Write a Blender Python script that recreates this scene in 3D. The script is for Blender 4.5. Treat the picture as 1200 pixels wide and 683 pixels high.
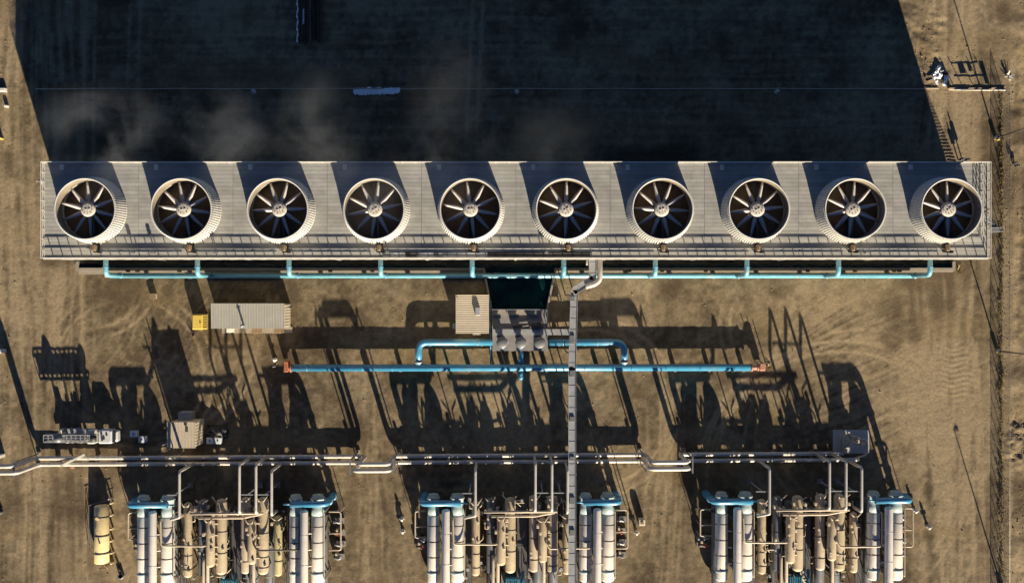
import bpy, math, random
import numpy as np
from mathutils import Vector, Matrix
random.seed(7)
R = math.radians
S = bpy.context.scene
for o in list(bpy.data.objects):
    bpy.data.objects.remove(o)
COL = S.collection

# ------------------------------------------------------------------ camera
HC = 150.0                      # drone height above ground (m)
G = 0.14                        # metres of ground per photograph pixel
cam = bpy.data.objects.new('camera', bpy.data.cameras.new('camera'))
COL.objects.link(cam)
cam.location = (0, 0, HC)
cam.rotation_euler = (0, 0, 0)
cam.data.sensor_width = 36
cam.data.lens = 36 * HC / (1200 * G)
cam.data.clip_end = 6000
S.camera = cam
S.render.resolution_x = 1024
S.render.resolution_y = 582

# ------------------------------------------------------------------ sky, sun, exposure
ELEV = R(17.4)
AZ = R(163.3)                   # compass azimuth of the sun, +Y is north
w = bpy.data.worlds.new('World'); S.world = w
w.use_nodes = True
nt = w.node_tree
sky = nt.nodes.new('ShaderNodeTexSky')
sky.sky_type = 'NISHITA'; sky.sun_disc = False
sky.sun_elevation = ELEV; sky.sun_rotation = AZ
sky.altitude = 2500; sky.air_density = 0.55; sky.dust_density = 0.0; sky.ozone_density = 4.0
bg = nt.nodes['Background']
bg.inputs['Strength'].default_value = 0.05
nt.links.new(sky.outputs[0], bg.inputs['Color'])
sun = bpy.data.objects.new('sun', bpy.data.lights.new('sun', 'SUN'))
COL.objects.link(sun)
sun.data.energy = 5.0
sun.data.angle = R(0.53)
sun.data.color = (1.0, 0.865, 0.66)
sd = Vector((-math.sin(AZ) * math.cos(ELEV), -math.cos(AZ) * math.cos(ELEV), -math.sin(ELEV)))
sun.rotation_euler = sd.to_track_quat('-Z', 'Y').to_euler()
sun.location = (40, -120, 60)
S.view_settings.view_transform = 'Standard'
S.view_settings.look = 'None'
S.view_settings.exposure = 1.25
S.view_settings.gamma = 1
S.cycles.volume_step_rate = 2.0
S.cycles.max_bounces = 6
S.cycles.diffuse_bounces = 2

# ------------------------------------------------------------------ measuring
def X(px, z=0.0): return (px - 600.0) * G * (1 - z / HC)
def Y(py, z=0.0): return (341.5 - py) * G * (1 - z / HC)
def P(px, py, z=0.0): return Vector((X(px, z), Y(py, z), z))

# ------------------------------------------------------------------ materials
MATS = {}
def mat(name, col, rough=0.6, metal=0.0, var=0.12, scale=1.5, bump=0.0, bscale=20, spec=0.5, stain=None, stain_amt=0.0, per_object=0.0):
    if name in MATS: return MATS[name]
    m = bpy.data.materials.new(name); m.use_nodes = True
    n, l = m.node_tree.nodes, m.node_tree.links
    b = n['Principled BSDF']
    b.inputs['Roughness'].default_value = rough
    b.inputs['Metallic'].default_value = metal
    b.inputs['Specular IOR Level'].default_value = spec
    tc = n.new('ShaderNodeTexCoord')
    no = n.new('ShaderNodeTexNoise'); no.inputs['Scale'].default_value = scale
    no.inputs['Detail'].default_value = 6; no.inputs['Roughness'].default_value = 0.65
    geo = n.new('ShaderNodeNewGeometry')
    l.new(geo.outputs['Position'], no.inputs['Vector'])
    rp = n.new('ShaderNodeMapRange')
    rp.inputs['From Min'].default_value = 0.3; rp.inputs['From Max'].default_value = 0.7
    rp.inputs['To Min'].default_value = 1 - var; rp.inputs['To Max'].default_value = 1 + var
    l.new(no.outputs['Fac'], rp.inputs['Value'])
    last = rp.outputs['Result']
    if per_object > 0:
        oi = n.new('ShaderNodeObjectInfo')
        r2 = n.new('ShaderNodeMapRange'); r2.inputs['To Min'].default_value = 1 - per_object; r2.inputs['To Max'].default_value = 1 + per_object
        l.new(oi.outputs['Random'], r2.inputs['Value'])
        mm = n.new('ShaderNodeMath'); mm.operation = 'MULTIPLY'
        l.new(last, mm.inputs[0]); l.new(r2.outputs['Result'], mm.inputs[1]); last = mm.outputs[0]
    mx = n.new('ShaderNodeVectorMath'); mx.operation = 'SCALE'
    mx.inputs[0].default_value = col[:3]
    l.new(last, mx.inputs['Scale'])
    out = mx.outputs[0]
    if stain:
        n2 = n.new('ShaderNodeTexNoise'); n2.inputs['Scale'].default_value = scale * 0.7; n2.inputs['Detail'].default_value = 8
        n2.inputs['Roughness'].default_value = 0.7
        va = n.new('ShaderNodeVectorMath'); va.operation = 'ADD'; va.inputs[1].default_value = (13.1, 7.7, 3.3)
        l.new(geo.outputs['Position'], va.inputs[0]); l.new(va.outputs[0], n2.inputs['Vector'])
        cr = n.new('ShaderNodeMapRange'); cr.inputs['From Min'].default_value = 0.52; cr.inputs['From Max'].default_value = 0.72
        cr.inputs['To Max'].default_value = stain_amt
        l.new(n2.outputs['Fac'], cr.inputs['Value'])
        mi = n.new('ShaderNodeMix'); mi.data_type = 'RGBA'
        l.new(cr.outputs['Result'], mi.inputs['Factor']); l.new(out, mi.inputs['A'])
        mi.inputs['B'].default_value = (*stain, 1)
        out = mi.outputs['Result']
    l.new(out, b.inputs['Base Color'])
    if bump > 0:
        nb = n.new('ShaderNodeTexNoise'); nb.inputs['Scale'].default_value = bscale; nb.inputs['Detail'].default_value = 5
        l.new(geo.outputs['Position'], nb.inputs['Vector'])
        bp = n.new('ShaderNodeBump'); bp.inputs['Strength'].default_value = 1.0; bp.inputs['Distance'].default_value = bump
        l.new(nb.outputs['Fac'], bp.inputs['Height']); l.new(bp.outputs['Normal'], b.inputs['Normal'])
    MATS[name] = m
    return m

RUST = (0.16, 0.08, 0.04)
M_white = mat('white_cladding', (0.74, 0.68, 0.59), 0.5, 0, 0.07, 0.8, 0.01, 3, stain=(0.4, 0.34, 0.27), stain_amt=0.35)
M_frp = mat('white_fibreglass', (0.56, 0.54, 0.49), 0.55, 0, 0.10, 0.6, stain=(0.42, 0.39, 0.33), stain_amt=0.5)  # shell toned darker than the ribs to deepen the shade between them
M_rib = mat('fibreglass_rib', (0.66, 0.64, 0.58), 0.6, 0, 0.10, 0.6)
M_blue = mat('blue_pipe_paint', (0.040, 0.235, 0.39), 0.40, 0, 0.16, 0.7, spec=1.0, stain=(0.22, 0.29, 0.30), stain_amt=0.6)
M_turq = mat('turquoise_pipe_paint', (0.13, 0.37, 0.46), 0.42, 0, 0.16, 0.7, spec=1.0, stain=(0.34, 0.38, 0.36), stain_amt=0.7)
M_alu = mat('aluminium_pipe_jacket', (0.52, 0.48, 0.42), 0.5, 0.15, 0.10, 1.0, 0.01, 4, stain=(0.33, 0.28, 0.22), stain_amt=0.4)
M_tan = mat('tan_cladding', (0.46, 0.375, 0.245), 0.6, 0, 0.12, 0.9, 0.015, 3, stain=(0.25, 0.17, 0.10), stain_amt=0.5)
M_tanp = mat('tan_pipe_jacket', (0.46, 0.38, 0.28), 0.55, 0, 0.12, 0.9, stain=(0.22, 0.15, 0.10), stain_amt=0.5)
M_olive = mat('olive_yellow_cladding', (0.47, 0.41, 0.22), 0.6, 0, 0.12, 0.9, stain=(0.25, 0.19, 0.10), stain_amt=0.5)
M_yellow = mat('yellow_tank_paint', (0.70, 0.56, 0.28), 0.6, 0, 0.14, 1.6, stain=(0.36, 0.24, 0.10), stain_amt=0.6)
M_yellow2 = mat('bright_yellow_paint', (0.62, 0.45, 0.09), 0.5, 0, 0.08, 1.2)
M_grey = mat('grey_steel', (0.16, 0.165, 0.17), 0.5, 0.2, 0.15, 1.2, stain=RUST, stain_amt=0.3)
M_lgrey = mat('light_grey_steel', (0.32, 0.33, 0.34), 0.5, 0.2, 0.15, 1.2, stain=(0.25, 0.2, 0.16), stain_amt=0.4)
M_ggrey = mat('grey_green_paint', (0.30, 0.37, 0.36), 0.5, 0, 0.12, 1.0)
M_dark = mat('dark_steel', (0.045, 0.043, 0.042), 0.6, 0.1, 0.25, 1.5)
M_band = mat('dark_band', (0.10, 0.085, 0.07), 0.6, 0.1, 0.2, 1.5)
M_black = mat('black_rubber', (0.02, 0.02, 0.02), 0.8, 0, 0.2, 3)
M_rust = mat('rusty_red_steel', (0.34, 0.11, 0.055), 0.7, 0, 0.25, 2, stain=(0.16, 0.07, 0.04), stain_amt=0.6)
M_salmon = mat('salmon_primer', (0.42, 0.20, 0.13), 0.6, 0, 0.15, 2)
M_conc = mat('concrete', (0.27, 0.235, 0.19), 0.85, 0, 0.14, 0.7, 0.01, 10, stain=(0.2, 0.16, 0.11), stain_amt=0.6)
M_concg = mat('grey_concrete', (0.21, 0.20, 0.195), 0.85, 0, 0.14, 0.7, 0.01, 10, stain=(0.18, 0.16, 0.14), stain_amt=0.6)
M_wall = mat('tower_casing', (0.30, 0.28, 0.25), 0.7, 0, 0.15, 0.5, per_object=0.08)
M_louver = mat('dark_louvre', (0.04, 0.05, 0.045), 0.7, 0, 0.2, 0.6)
M_board = mat('grey_deck_board', (0.300, 0.295, 0.275), 0.8, 0, 0.16, 0.45, 0.006, 6, stain=(0.215, 0.205, 0.18), stain_amt=0.65, per_object=0.12)
M_board2 = mat('pale_walkway_board', (0.345, 0.335, 0.305), 0.8, 0, 0.13, 0.45, 0.006, 6, stain=(0.24, 0.225, 0.195), stain_amt=0.65, per_object=0.07)
M_fascia = mat('pale_fascia', (0.60, 0.57, 0.50), 0.7, 0, 0.15, 0.6)
M_inner = mat('tower_interior', (0.17, 0.125, 0.08), 0.9, 0, 0.3, 0.8)
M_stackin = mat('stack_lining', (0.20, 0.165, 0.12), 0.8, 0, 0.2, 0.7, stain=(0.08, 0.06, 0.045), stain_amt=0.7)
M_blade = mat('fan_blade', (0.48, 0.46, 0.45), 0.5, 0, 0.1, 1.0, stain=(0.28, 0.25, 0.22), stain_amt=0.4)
M_hub = mat('fan_hub', (0.50, 0.46, 0.40), 0.6, 0, 0.25, 2.5, 0.02, 6, stain=(0.18, 0.13, 0.09), stain_amt=0.6)
M_roofg = mat('grey_green_metal_roof', (0.34, 0.33, 0.285), 0.5, 0.05, 0.07, 0.6)
M_roofc = mat('cream_metal_roof', (0.42, 0.36, 0.27), 0.55, 0.0, 0.08, 0.6)
M_cream = mat('cream_wall', (0.58, 0.50, 0.36), 0.65, 0, 0.08, 0.8)
M_glass = mat('dark_glass', (0.02, 0.025, 0.03), 0.08, 0, 0.1, 2)
M_brown = mat('brown_unit', (0.19, 0.13, 0.075), 0.6, 0, 0.15, 2)
M_vwhite = mat('vehicle_white', (0.55, 0.55, 0.55), 0.3, 0, 0.05, 1.5, stain=(0.4, 0.36, 0.3), stain_amt=0.3)
M_sheet = mat('white_plastic_sheet', (0.90, 0.92, 0.93), 0.4, 0, 0.06, 2)
M_timber = mat('dark_timber', (0.075, 0.042, 0.028), 0.85, 0, 0.5, 1.5, per_object=0.6)
M_wire = mat('galvanised_wire', (0.30, 0.29, 0.27), 0.5, 0.4, 0.1, 2)
M_tarp = mat('black_tarp', (0.015, 0.015, 0.017), 0.55, 0, 0.2, 2, 0.04, 4)
M_tote = mat('milky_tote_plastic', (0.62, 0.66, 0.68), 0.4, 0, 0.08, 3)
M_machine = mat('teal_machine_paint', (0.03, 0.16, 0.24), 0.45, 0, 0.15, 1.5)
M_weed = mat('dry_weed', (0.30, 0.23, 0.09), 0.9, 0, 0.3, 4)

def water_mat():
    m = bpy.data.materials.new('dark_green_water'); m.use_nodes = True
    n, l = m.node_tree.nodes, m.node_tree.links
    b = n['Principled BSDF']; b.inputs['Roughness'].default_value = 0.12
    b.inputs['IOR'].default_value = 1.33
    geo = n.new('ShaderNodeNewGeometry')
    no = n.new('ShaderNodeTexNoise'); no.inputs['Scale'].default_value = 0.35; no.inputs['Detail'].default_value = 4
    l.new(geo.outputs['Position'], no.inputs['Vector'])
    cr = n.new('ShaderNodeValToRGB')
    cr.color_ramp.elements[0].position = 0.35; cr.color_ramp.elements[0].color = (0.001, 0.007, 0.009, 1)
    cr.color_ramp.elements[1].position = 0.7; cr.color_ramp.elements[1].color = (0.004, 0.026, 0.024, 1)
    l.new(no.outputs['Fac'], cr.inputs['Fac']); l.new(cr.outputs[0], b.inputs['Base Color'])
    nb = n.new('ShaderNodeTexNoise'); nb.inputs['Scale'].default_value = 2.5
    l.new(geo.outputs['Position'], nb.inputs['Vector'])
    bp = n.new('ShaderNodeBump'); bp.inputs['Distance'].default_value = 0.02
    l.new(nb.outputs['Fac'], bp.inputs['Height']); l.new(bp.outputs[0], b.inputs['Normal'])
    return m
M_water = water_mat()

# ------------------------------------------------------------------ mesh building
class MB:
    def __init__(s): s.v = []; s.f = []; s.sm = []
    def add(s, vs, fs, smooth=False):
        k = len(s.v); s.v += [tuple(v) for v in vs]
        s.f += [tuple(i + k for i in f) for f in fs]; s.sm += [smooth] * len(fs)
        return s
    def box(s, x0, x1, y0, y1, z0, z1, rot=0.0, m=None):
        if x0 > x1: x0, x1 = x1, x0
        if y0 > y1: y0, y1 = y1, y0
        vs = [Vector(p) for p in ((x0, y0, z0), (x1, y0, z0), (x1, y1, z0), (x0, y1, z0), (x0, y0, z1), (x1, y0, z1), (x1, y1, z1), (x0, y1, z1))]
        if rot:
            c = Vector(((x0 + x1) / 2, (y0 + y1) / 2, 0)); M = Matrix.Rotation(rot, 3, 'Z')
            vs = [c + M @ (v - c) for v in vs]
        return s.add(vs, [(3, 2, 1, 0), (4, 5, 6, 7), (0, 1, 5, 4), (1, 2, 6, 5), (2, 3, 7, 6), (3, 0, 4, 7)])
    def bbox(s, x0, x1, y0, y1, z0, z1, b=0.05):
        """box with chamfered upright and top edges"""
        if x0 > x1: x0, x1 = x1, x0
        if y0 > y1: y0, y1 = y1, y0
        def ring(i, z): return [(x0 + i + b, y0 + i, z), (x1 - i - b, y0 + i, z), (x1 - i, y0 + i + b, z), (x1 - i, y1 - i - b, z), (x1 - i - b, y1 - i, z), (x0 + i + b, y1 - i, z), (x0 + i, y1 - i - b, z), (x0 + i, y0 + i + b, z)]
        vs = ring(0, z0) + ring(0, z1 - b) + ring(b, z1)
        fs = [tuple(range(7, -1, -1)), tuple(range(16, 24))]
        for k in (0, 8):
            for i in range(8):
                j = (i + 1) % 8; fs.append((k + i, k + j, k + 8 + j, k + 8 + i))
        return s.add(vs, fs)
    def bar(s, a, b, w, h=None):
        """square bar between two points"""
        a, b = Vector(a), Vector(b); h = h or w
        d = (b - a).normalized(); up = Vector((0, 0, 1)) if abs(d.z) < 0.95 else Vector((0, 1, 0))
        sx = d.cross(up).normalized() * w / 2; sz = sx.cross(d).normalized() * h / 2
        vs = []
        for p in (a, b): vs += [p - sx - sz, p + sx - sz, p + sx + sz, p - sx + sz]
        return s.add(vs, [(3, 2, 1, 0), (4, 5, 6, 7), (0, 1, 5, 4), (1, 2, 6, 5), (2, 3, 7, 6), (3, 0, 4, 7)])
    def cyl(s, a, b, r0, r1=None, n=14, caps=True):
        r1 = r0 if r1 is None else r1
        return s.prof([(Vector(a), r0), (Vector(b), r1)], n, caps)
    def prof(s, pr, n=16, caps=True):
        """rings along a straight or bent line: list of (point, radius)"""
        pts = [Vector(p) for p, _ in pr]
        k0 = len(s.v); sx = None
        for i, (p, r) in enumerate(pr):
            p = Vector(p)
            if i == 0:
                d = pts[-1] - pts[0] if (pts[1] - pts[0]).length < 1e-6 else pts[1] - pts[0]
            elif i == len(pr) - 1: d = pts[-1] - pts[-2]
            else:
                d1 = pts[i] - pts[i - 1]; d2 = pts[i + 1] - pts[i]
                d1 = d1.normalized() if d1.length > 1e-6 else d2.normalized()
                d2 = d2.normalized() if d2.length > 1e-6 else d1
                d = d1 + d2
            if d.length < 1e-6: d = Vector((0, 0, 1))
            d.normalize()
            if sx is None:
                up = Vector((0, 0, 1)) if abs(d.z) < 0.9 else Vector((0, 1, 0)); sx = d.cross(up).normalized()
            else:
                sx = (sx - d * sx.dot(d)).normalized()
            sy = d.cross(sx)
            s.v += [tuple(p + (sx * math.cos(2 * math.pi * j / n) + sy * math.sin(2 * math.pi * j / n)) * r) for j in range(n)]
        for i in range(len(pr) - 1):
            a = k0 + i * n; b = a + n
            for j in range(n):
                q = (j + 1) % n
                s.f.append((a + j, a + q, b + q, b + j)); s.sm.append(True)
        if caps:
            s.f.append(tuple(k0 + j for j in range(n - 1, -1, -1))); s.sm.append(False)
            e = k0 + (len(pr) - 1) * n
            s.f.append(tuple(e + j for j in range(n))); s.sm.append(False)
        return s
    def pipe(s, pts, r, bend=None, n=12):
        """pipe through points with rounded elbows"""
        pts = [Vector(p) for p in pts]; bend = bend or r * 1.6
        out = [pts[0]]
        for i in range(1, len(pts) - 1):
            a, b, c = pts[i - 1], pts[i], pts[i + 1]
            d1 = (a - b); d2 = (c - b)
            t = min(bend, d1.length * 0.48, d2.length * 0.48)
            p0 = b + d1.normalized() * t; p2 = b + d2.normalized() * t
            for k in range(6):
                u = k / 5; out.append(p0 * (1 - u) ** 2 + b * 2 * u * (1 - u) + p2 * u * u)
        out.append(pts[-1])
        return s.prof([(p, r) for p in out], n)
    def vessel(s, a, b, r, head=0.5, n=20, nh=4):
        """closed drum with domed heads"""
        a, b = Vector(a), Vector(b); d = (b - a).normalized(); pr = []
        hd = r * head
        for k in range(nh):
            t = k / nh * math.pi / 2
            pr.append((a + d * (hd - hd * math.cos(t)) * 1.0, max(0.02, r * math.sin(t))))
        pr = [(a + d * (hd * (1 - math.cos(k / nh * math.pi / 2))), max(0.02 * r, r * math.sin(k / nh * math.pi / 2))) for k in range(nh + 1)]
        pr += [(b - d * (hd * (1 - math.cos(k / nh * math.pi / 2))), max(0.02 * r, r * math.sin(k / nh * math.pi / 2))) for k in range(nh, -1, -1)]
        return s.prof(pr, n)
    def ring(s, c, d, r, t, h, n=20):
        """raised band round a cylinder: centre, axis, radius, thickness, width"""
        c = Vector(c); d = Vector(d).normalized()
        a = c - d * h / 2; b = c + d * h / 2
        return s.prof([(a, r * 0.98), (a + d * 0.001, r + t), (b - d * 0.001, r + t), (b, r * 0.98)], n, False)
    def split(s, name, material, parent):
        """one object for each separate piece"""
        par = list(range(len(s.v)))
        def find(a):
            while par[a] != a: par[a] = par[par[a]]; a = par[a]
            return a
        for f in s.f:
            for q in f[1:]: par[find(q)] = find(f[0])
        groups = {}
        for f, sm in zip(s.f, s.sm): groups.setdefault(find(f[0]), []).append((f, sm))
        for fs in groups.values():
            idx = sorted({i for f, _ in fs for i in f}); mp = {i: k for k, i in enumerate(idx)}
            m = MB(); m.v = [s.v[i] for i in idx]; m.f = [tuple(mp[i] for i in f) for f, _ in fs]; m.sm = [q for _, q in fs]
            m.build(name, material, parent)
    def stuff(s, name, material, parent):
        o = s.build(name, material, parent); o['kind'] = 'stuff'; return o
    def build(s, name, material, parent=None):
        me = bpy.data.meshes.new(name)
        off = Vector((0, 0, 0))
        if parent is not None:
            off = origin_of(parent)
        me.from_pydata([(v[0] - off.x, v[1] - off.y, v[2] - off.z) for v in s.v], [], s.f)
        me.polygons.foreach_set('use_smooth', s.sm)
        me.materials.append(material)
        o = bpy.data.objects.new(name, me); COL.objects.link(o)
        if parent is not None: o.parent = parent
        return o

def origin_of(o):
    v = Vector((0, 0, 0))
    while o is not None:
        v += Vector(o.location); o = o.parent
    return v
def tag(o, label=None, cat=None, group=None, kind=None):
    if label: o['label'] = label
    if cat: o['category'] = cat
    if group: o['group'] = group
    if kind: o['kind'] = kind
    return o
def thing(name, label, cat, loc, group=None):
    o = bpy.data.objects.new(name, None); o.empty_display_size = 0.5
    COL.objects.link(o); o.location = loc
    return tag(o, label, cat, group)

# ------------------------------------------------------------------ ground
def hsh(ix, iy, seed):
    n = (ix * 374761393 + iy * 668265263 + seed * 982451653) & 0xffffffff
    n = ((n ^ (n >> 13)) * 1274126177) & 0xffffffff
    return ((n ^ (n >> 16)) & 0xffff) / 65535.0
def vnoise(x, y, seed=0):
    ix = np.floor(x).astype(np.int64); iy = np.floor(y).astype(np.int64)
    fx = x - ix; fy = y - iy
    fx = fx * fx * (3 - 2 * fx); fy = fy * fy * (3 - 2 * fy)
    a = hsh(ix, iy, seed); b = hsh(ix + 1, iy, seed); c = hsh(ix, iy + 1, seed); d = hsh(ix + 1, iy + 1, seed)
    return (a * (1 - fx) + b * fx) * (1 - fy) + (c * (1 - fx) + d * fx) * fy - 0.5
def fbm(x, y, seed=0, o=4):
    t = 0; a = 1.0
    for i in range(o):
        t = t + a * vnoise(x, y, seed + i); x = x * 2.03 + 5.1; y = y * 2.03 + 1.7; a *= 0.5
    return t
def sstep(x, a, b):
    t = np.clip((x - a) / (b - a), 0, 1); return t * t * (3 - 2 * t)
def box_mask(x, y, x0, x1, y0, y1, s):
    return sstep(x, x0 - s, x0 + s) * (1 - sstep(x, x1 - s, x1 + s)) * sstep(y, y0 - s, y0 + s) * (1 - sstep(y, y1 - s, y1 + s))

def make_ground():
    st = 0.27
    ext = [3, 7, 14, 28, 55, 110, 220, 450, 900, 1800]
    xs = np.concatenate([[-92 - e for e in ext[::-1]], np.arange(-92, 92.01, st), [92 + e for e in ext]])
    ys = np.concatenate([[-58 - e for e in ext[::-1]], np.arange(-58, 58.01, st), [58 + e for e in ext]])
    gx, gy = np.meshgrid(xs, ys)
    warp = fbm(gx * 0.05, gy * 0.05, 3, 3)
    left = 1 - sstep(gx + warp * 5, -74, -66)
    right = box_mask(gx + warp * 3, gy, 66, 79, -200, 200, 2.0)
    east = sstep(gx, 81, 83)
    lanes = (box_mask(gx + warp * 3, gy, X(415), X(465), -200, -18, 2) + box_mask(gx + warp * 3, gy, X(755), X(805), -200, -18, 2))
    north = sstep(gy + warp * 4, 20, 23) * (1 - left) * (1 - sstep(gx, 64, 68))
    roads = np.clip(left + right + lanes, 0, 1)
    # wheel tracks, long in the driving direction
    ux = gx + 0.9 * np.sin(gy * 0.055 + 1.0) + warp * 2.2
    tn = fbm(ux * 2.1, gy * 0.13, 11, 3) * (0.6 + 1.2 * (vnoise(gx * 0.9, gy * 0.5, 15) + 0.5))
    tn2 = fbm(ux * 0.75, gy * 0.03, 21, 2)
    te = fbm(gx * 0.05, (gy + warp * 3) * 2.0, 31, 3)
    ang = R(38)
    du = gx * math.cos(ang) + gy * math.sin(ang); dv = -gx * math.sin(ang) + gy * math.cos(ang)
    td = fbm(du * 0.12 + warp, (dv + 5 * warp + 0.012 * du * du * 0.3) * 2.6, 41, 3)
    dmask = box_mask(gx + warp * 8, gy + warp * 8, 45, 67, -28, 2, 6) + 0.8 * box_mask(gx + warp * 8, gy, -66, -42, -14, 2, 5)
    fine = fbm(gx * 1.3, gy * 1.3, 51, 3)
    mid = fbm(gx * 0.28, gy * 0.28, 61, 3)
    big = fbm(gx * 0.06, gy * 0.06, 71, 3)
    wash = np.sin((gy + 0.25 * np.sin(gx * 1.5)) * 2 * math.pi / 0.85) * box_mask(gx, gy, 70, 75.5, -18, -9, 1.5)
    h = 0.035 * fine + 0.05 * mid + 0.035 * roads * tn + 0.05 * roads * tn2 + 0.03 * north * te + 0.022 * dmask * td + 0.03 * wash
    h += east * (0.18 * fbm(gx * 0.5, gy * 0.5, 81, 4) + 0.25 * np.maximum(0, mid))
    rough = box_mask(gx, gy, X(1062), X(1110), Y(105), Y(10), 2) + 2.0 * box_mask(gx, gy, X(1178), X(1215), Y(545), Y(490), 1.5)
    h += rough * 0.22 * fbm(gx * 0.8 + 0.5 * gy, gy * 1.2, 91, 3)
    # pairs of wheel ruts: long runs north-south and turning arcs
    rut = np.zeros_like(gx)
    def pair(d, half, wd_, amp, msk):
        nonlocal rut
        rut = np.maximum(rut, amp * msk * np.exp(-((np.abs(d) - half) / wd_) ** 2))
    rg = random.Random(77)
    for px in (12, 26, 36, 45, 52, 63, 75, 92, 104, 1088, 1100, 1111, 1122, 1134, 1142, 1150, 422, 434, 440, 452, 770, 782, 790, 1186, 1193, 160, 550):
        ph = rg.uniform(0, 6.3); am = rg.uniform(0.3, 1.8); wl = rg.uniform(0.03, 0.07); sl = rg.uniform(-0.02, 0.02)
        lim = np.ones_like(gx) if (px < 110 or px > 1080) else 1 - sstep(gy, -16, -12)
        if px in (160, 550): lim = sstep(gy, 24, 30)
        lim = lim * sstep(fbm(gx * 0.02 + px, gy * 0.045, 140 + px, 2), -0.3, 0.15)
        pair(gx - X(px) - am * np.sin(gy * wl + ph) - sl * gy, 0.85, 0.28, rg.uniform(0.5, 1.0), lim)
    for (cx_, cy_, rr) in ((1010, 520, 118), (1010, 525, 132), (1000, 500, 100), (980, 560, 150), (985, 570, 163), (1040, 640, 95), (1090, 250, 62), (1085, 240, 75), (1130, 235, 72), (60, 690, 95), (50, 700, 118), (70, 330, 60), (150, 440, 95), (175, 400, 120), (110, 320, 70), (1000, 420, 85), (960, 380, 110), (690, 480, 100), (520, 480, 88)):
        dd = np.hypot(gx - X(cx_), gy - Y(cy_)) - rr * G
        pair(dd, 0.85, 0.28, rg.uniform(0.6, 1.0), sstep(fbm(gx * 0.05 + rr, gy * 0.05, 200 + rr, 2), -0.15, 0.2) * (1 - box_mask(gx, gy, -73, 74, -2, 22, 1)))
    for py in (20, 45, 62, 78, 98, 128, 140, 150):
        pair(gy - Y(py) - 0.8 * np.sin(gx * 0.03 + py), 0.85, 0.3, 0.3, north * sstep(fbm(gx * 0.03, gy * 0.03 + py, 300 + py, 2), -0.2, 0.2))
    rut = rut * (0.7 + 0.6 * (vnoise(gx * 2.3, gy * 2.3, 401) + 0.5))
    h -= 0.045 * rut
    far = np.maximum(np.abs(gx) - 92, np.abs(gy) - 58) > 0.5
    h[far] = 0.0
    # flat, compacted under structures
    flat = box_mask(gx, gy, -72, 73, -4, 20.5, 1.0)
    h *= 1 - 0.75 * flat
    h -= 0.02
    # earth tones: pale dry crust, dark damp soil, yellowish silt
    pale = 0.5 + 0.6 * big + 0.5 * mid + 0.55 * fine + 0.7 * roads * tn2 + 0.3 * roads * tn + 0.55 * dmask * td + 0.3 * north * te + 0.12 * tn * (1 - roads)
    pale += 0.16 * right + 0.10 * east + 0.85 * rut
    damp = sstep(fbm(gx * 0.11 + 9, gy * 0.14, 101, 4) + 0.5 * roads * tn2, 0.12, 0.62)
    damp += 0.75 * box_mask(gx + warp * 6, gy, -70.5, -60, -3, 3.2, 2) * sstep(mid, -0.25, 0.3)
    damp += 0.45 * box_mask(gx + warp * 4, gy, 72.5, 77, 0, 20, 1.2)
    damp += 0.6 * box_mask(gx + tn2 * 5, gy, X(85), X(150), Y(683), Y(560), 3) * sstep(tn2 + 0.3 * mid, -0.05, 0.4)
    damp += 0.7 * lanes * sstep(tn2 * 1.2 + mid * 0.6, 0.05, 0.5)
    for (tx, tw, ta) in ((X(38), 0.9, 0.35), (X(60), 1.6, 0.5), (X(88), 1.2, 0.4), (X(1120), 0.5, 0.3), (X(1140), 0.5, 0.3), (X(1158), 1.3, 0.45)):
        damp += ta * np.exp(-((ux - tx) / tw) ** 2) * sstep(fbm(gx * 0.4, gy * 0.05 + tx, 131, 2), -0.35, 0.3)
    for (tx, tw, ta) in ((X(14), 1.6, 0.35), (X(47), 0.8, 0.5), (X(74), 0.8, 0.4), (X(103), 0.7, 0.35), (X(1103), 0.8, 0.3), (X(1128), 1.0, 0.4), (X(1148), 0.7, 0.4), (X(1192), 1.8, 0.35), (X(437), 1.0, 0.35), (X(778), 1.0, 0.35)):
        lm = 1.0 if (tx < -65 or tx > 65) else 1 - sstep(gy, -17, -13)
        pale += ta * lm * np.exp(-((ux - tx) / tw) ** 2) * sstep(fbm(gx * 0.3, gy * 0.04 + tx, 171, 3), -0.4, 0.25)
    silt = sstep(fbm(gx * 0.07 + 31, gy * 0.2 + 4, 111, 4), 0.05, 0.5)
    nx, ny = len(xs), len(ys)
    me = bpy.data.meshes.new('ground')
    co = np.stack([gx, gy, h], -1).reshape(-1, 3)
    me.vertices.add(nx * ny); me.vertices.foreach_set('co', co.ravel().astype(np.float32))
    ii, jj = np.meshgrid(np.arange(nx - 1), np.arange(ny - 1))
    a = (jj * nx + ii).ravel()
    q = np.stack([a, a + 1, a + 1 + nx, a + nx], -1).astype(np.int32)
    nf = len(q)
    me.loops.add(nf * 4); me.loops.foreach_set('vertex_index', q.ravel())
    me.polygons.add(nf); me.polygons.foreach_set('loop_start', np.arange(0, nf * 4, 4, dtype=np.int32))
    me.polygons.foreach_set('loop_total', np.full(nf, 4, dtype=np.int32))
    me.polygons.foreach_set('use_smooth', np.ones(nf, dtype=bool))
    me.update()
    for nm, arr in (('pale', pale), ('damp', damp), ('silt', silt)):
        at = me.attributes.new(nm, 'FLOAT', 'POINT')
        at.data.foreach_set('value', np.clip(arr, 0, 1).ravel().astype(np.float32))
    m = bpy.data.materials.new('compacted_earth'); m.use_nodes = True
    n, l = m.node_tree.nodes, m.node_tree.links
    b = n['Principled BSDF']; b.inputs['Roughness'].default_value = 0.95; b.inputs['Specular IOR Level'].default_value = 0.15
    geo = n.new('ShaderNodeNewGeometry')
    def attr(nm):
        t = n.new('ShaderNodeAttribute'); t.attribute_name = nm; return t.outputs['Fac']
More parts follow.
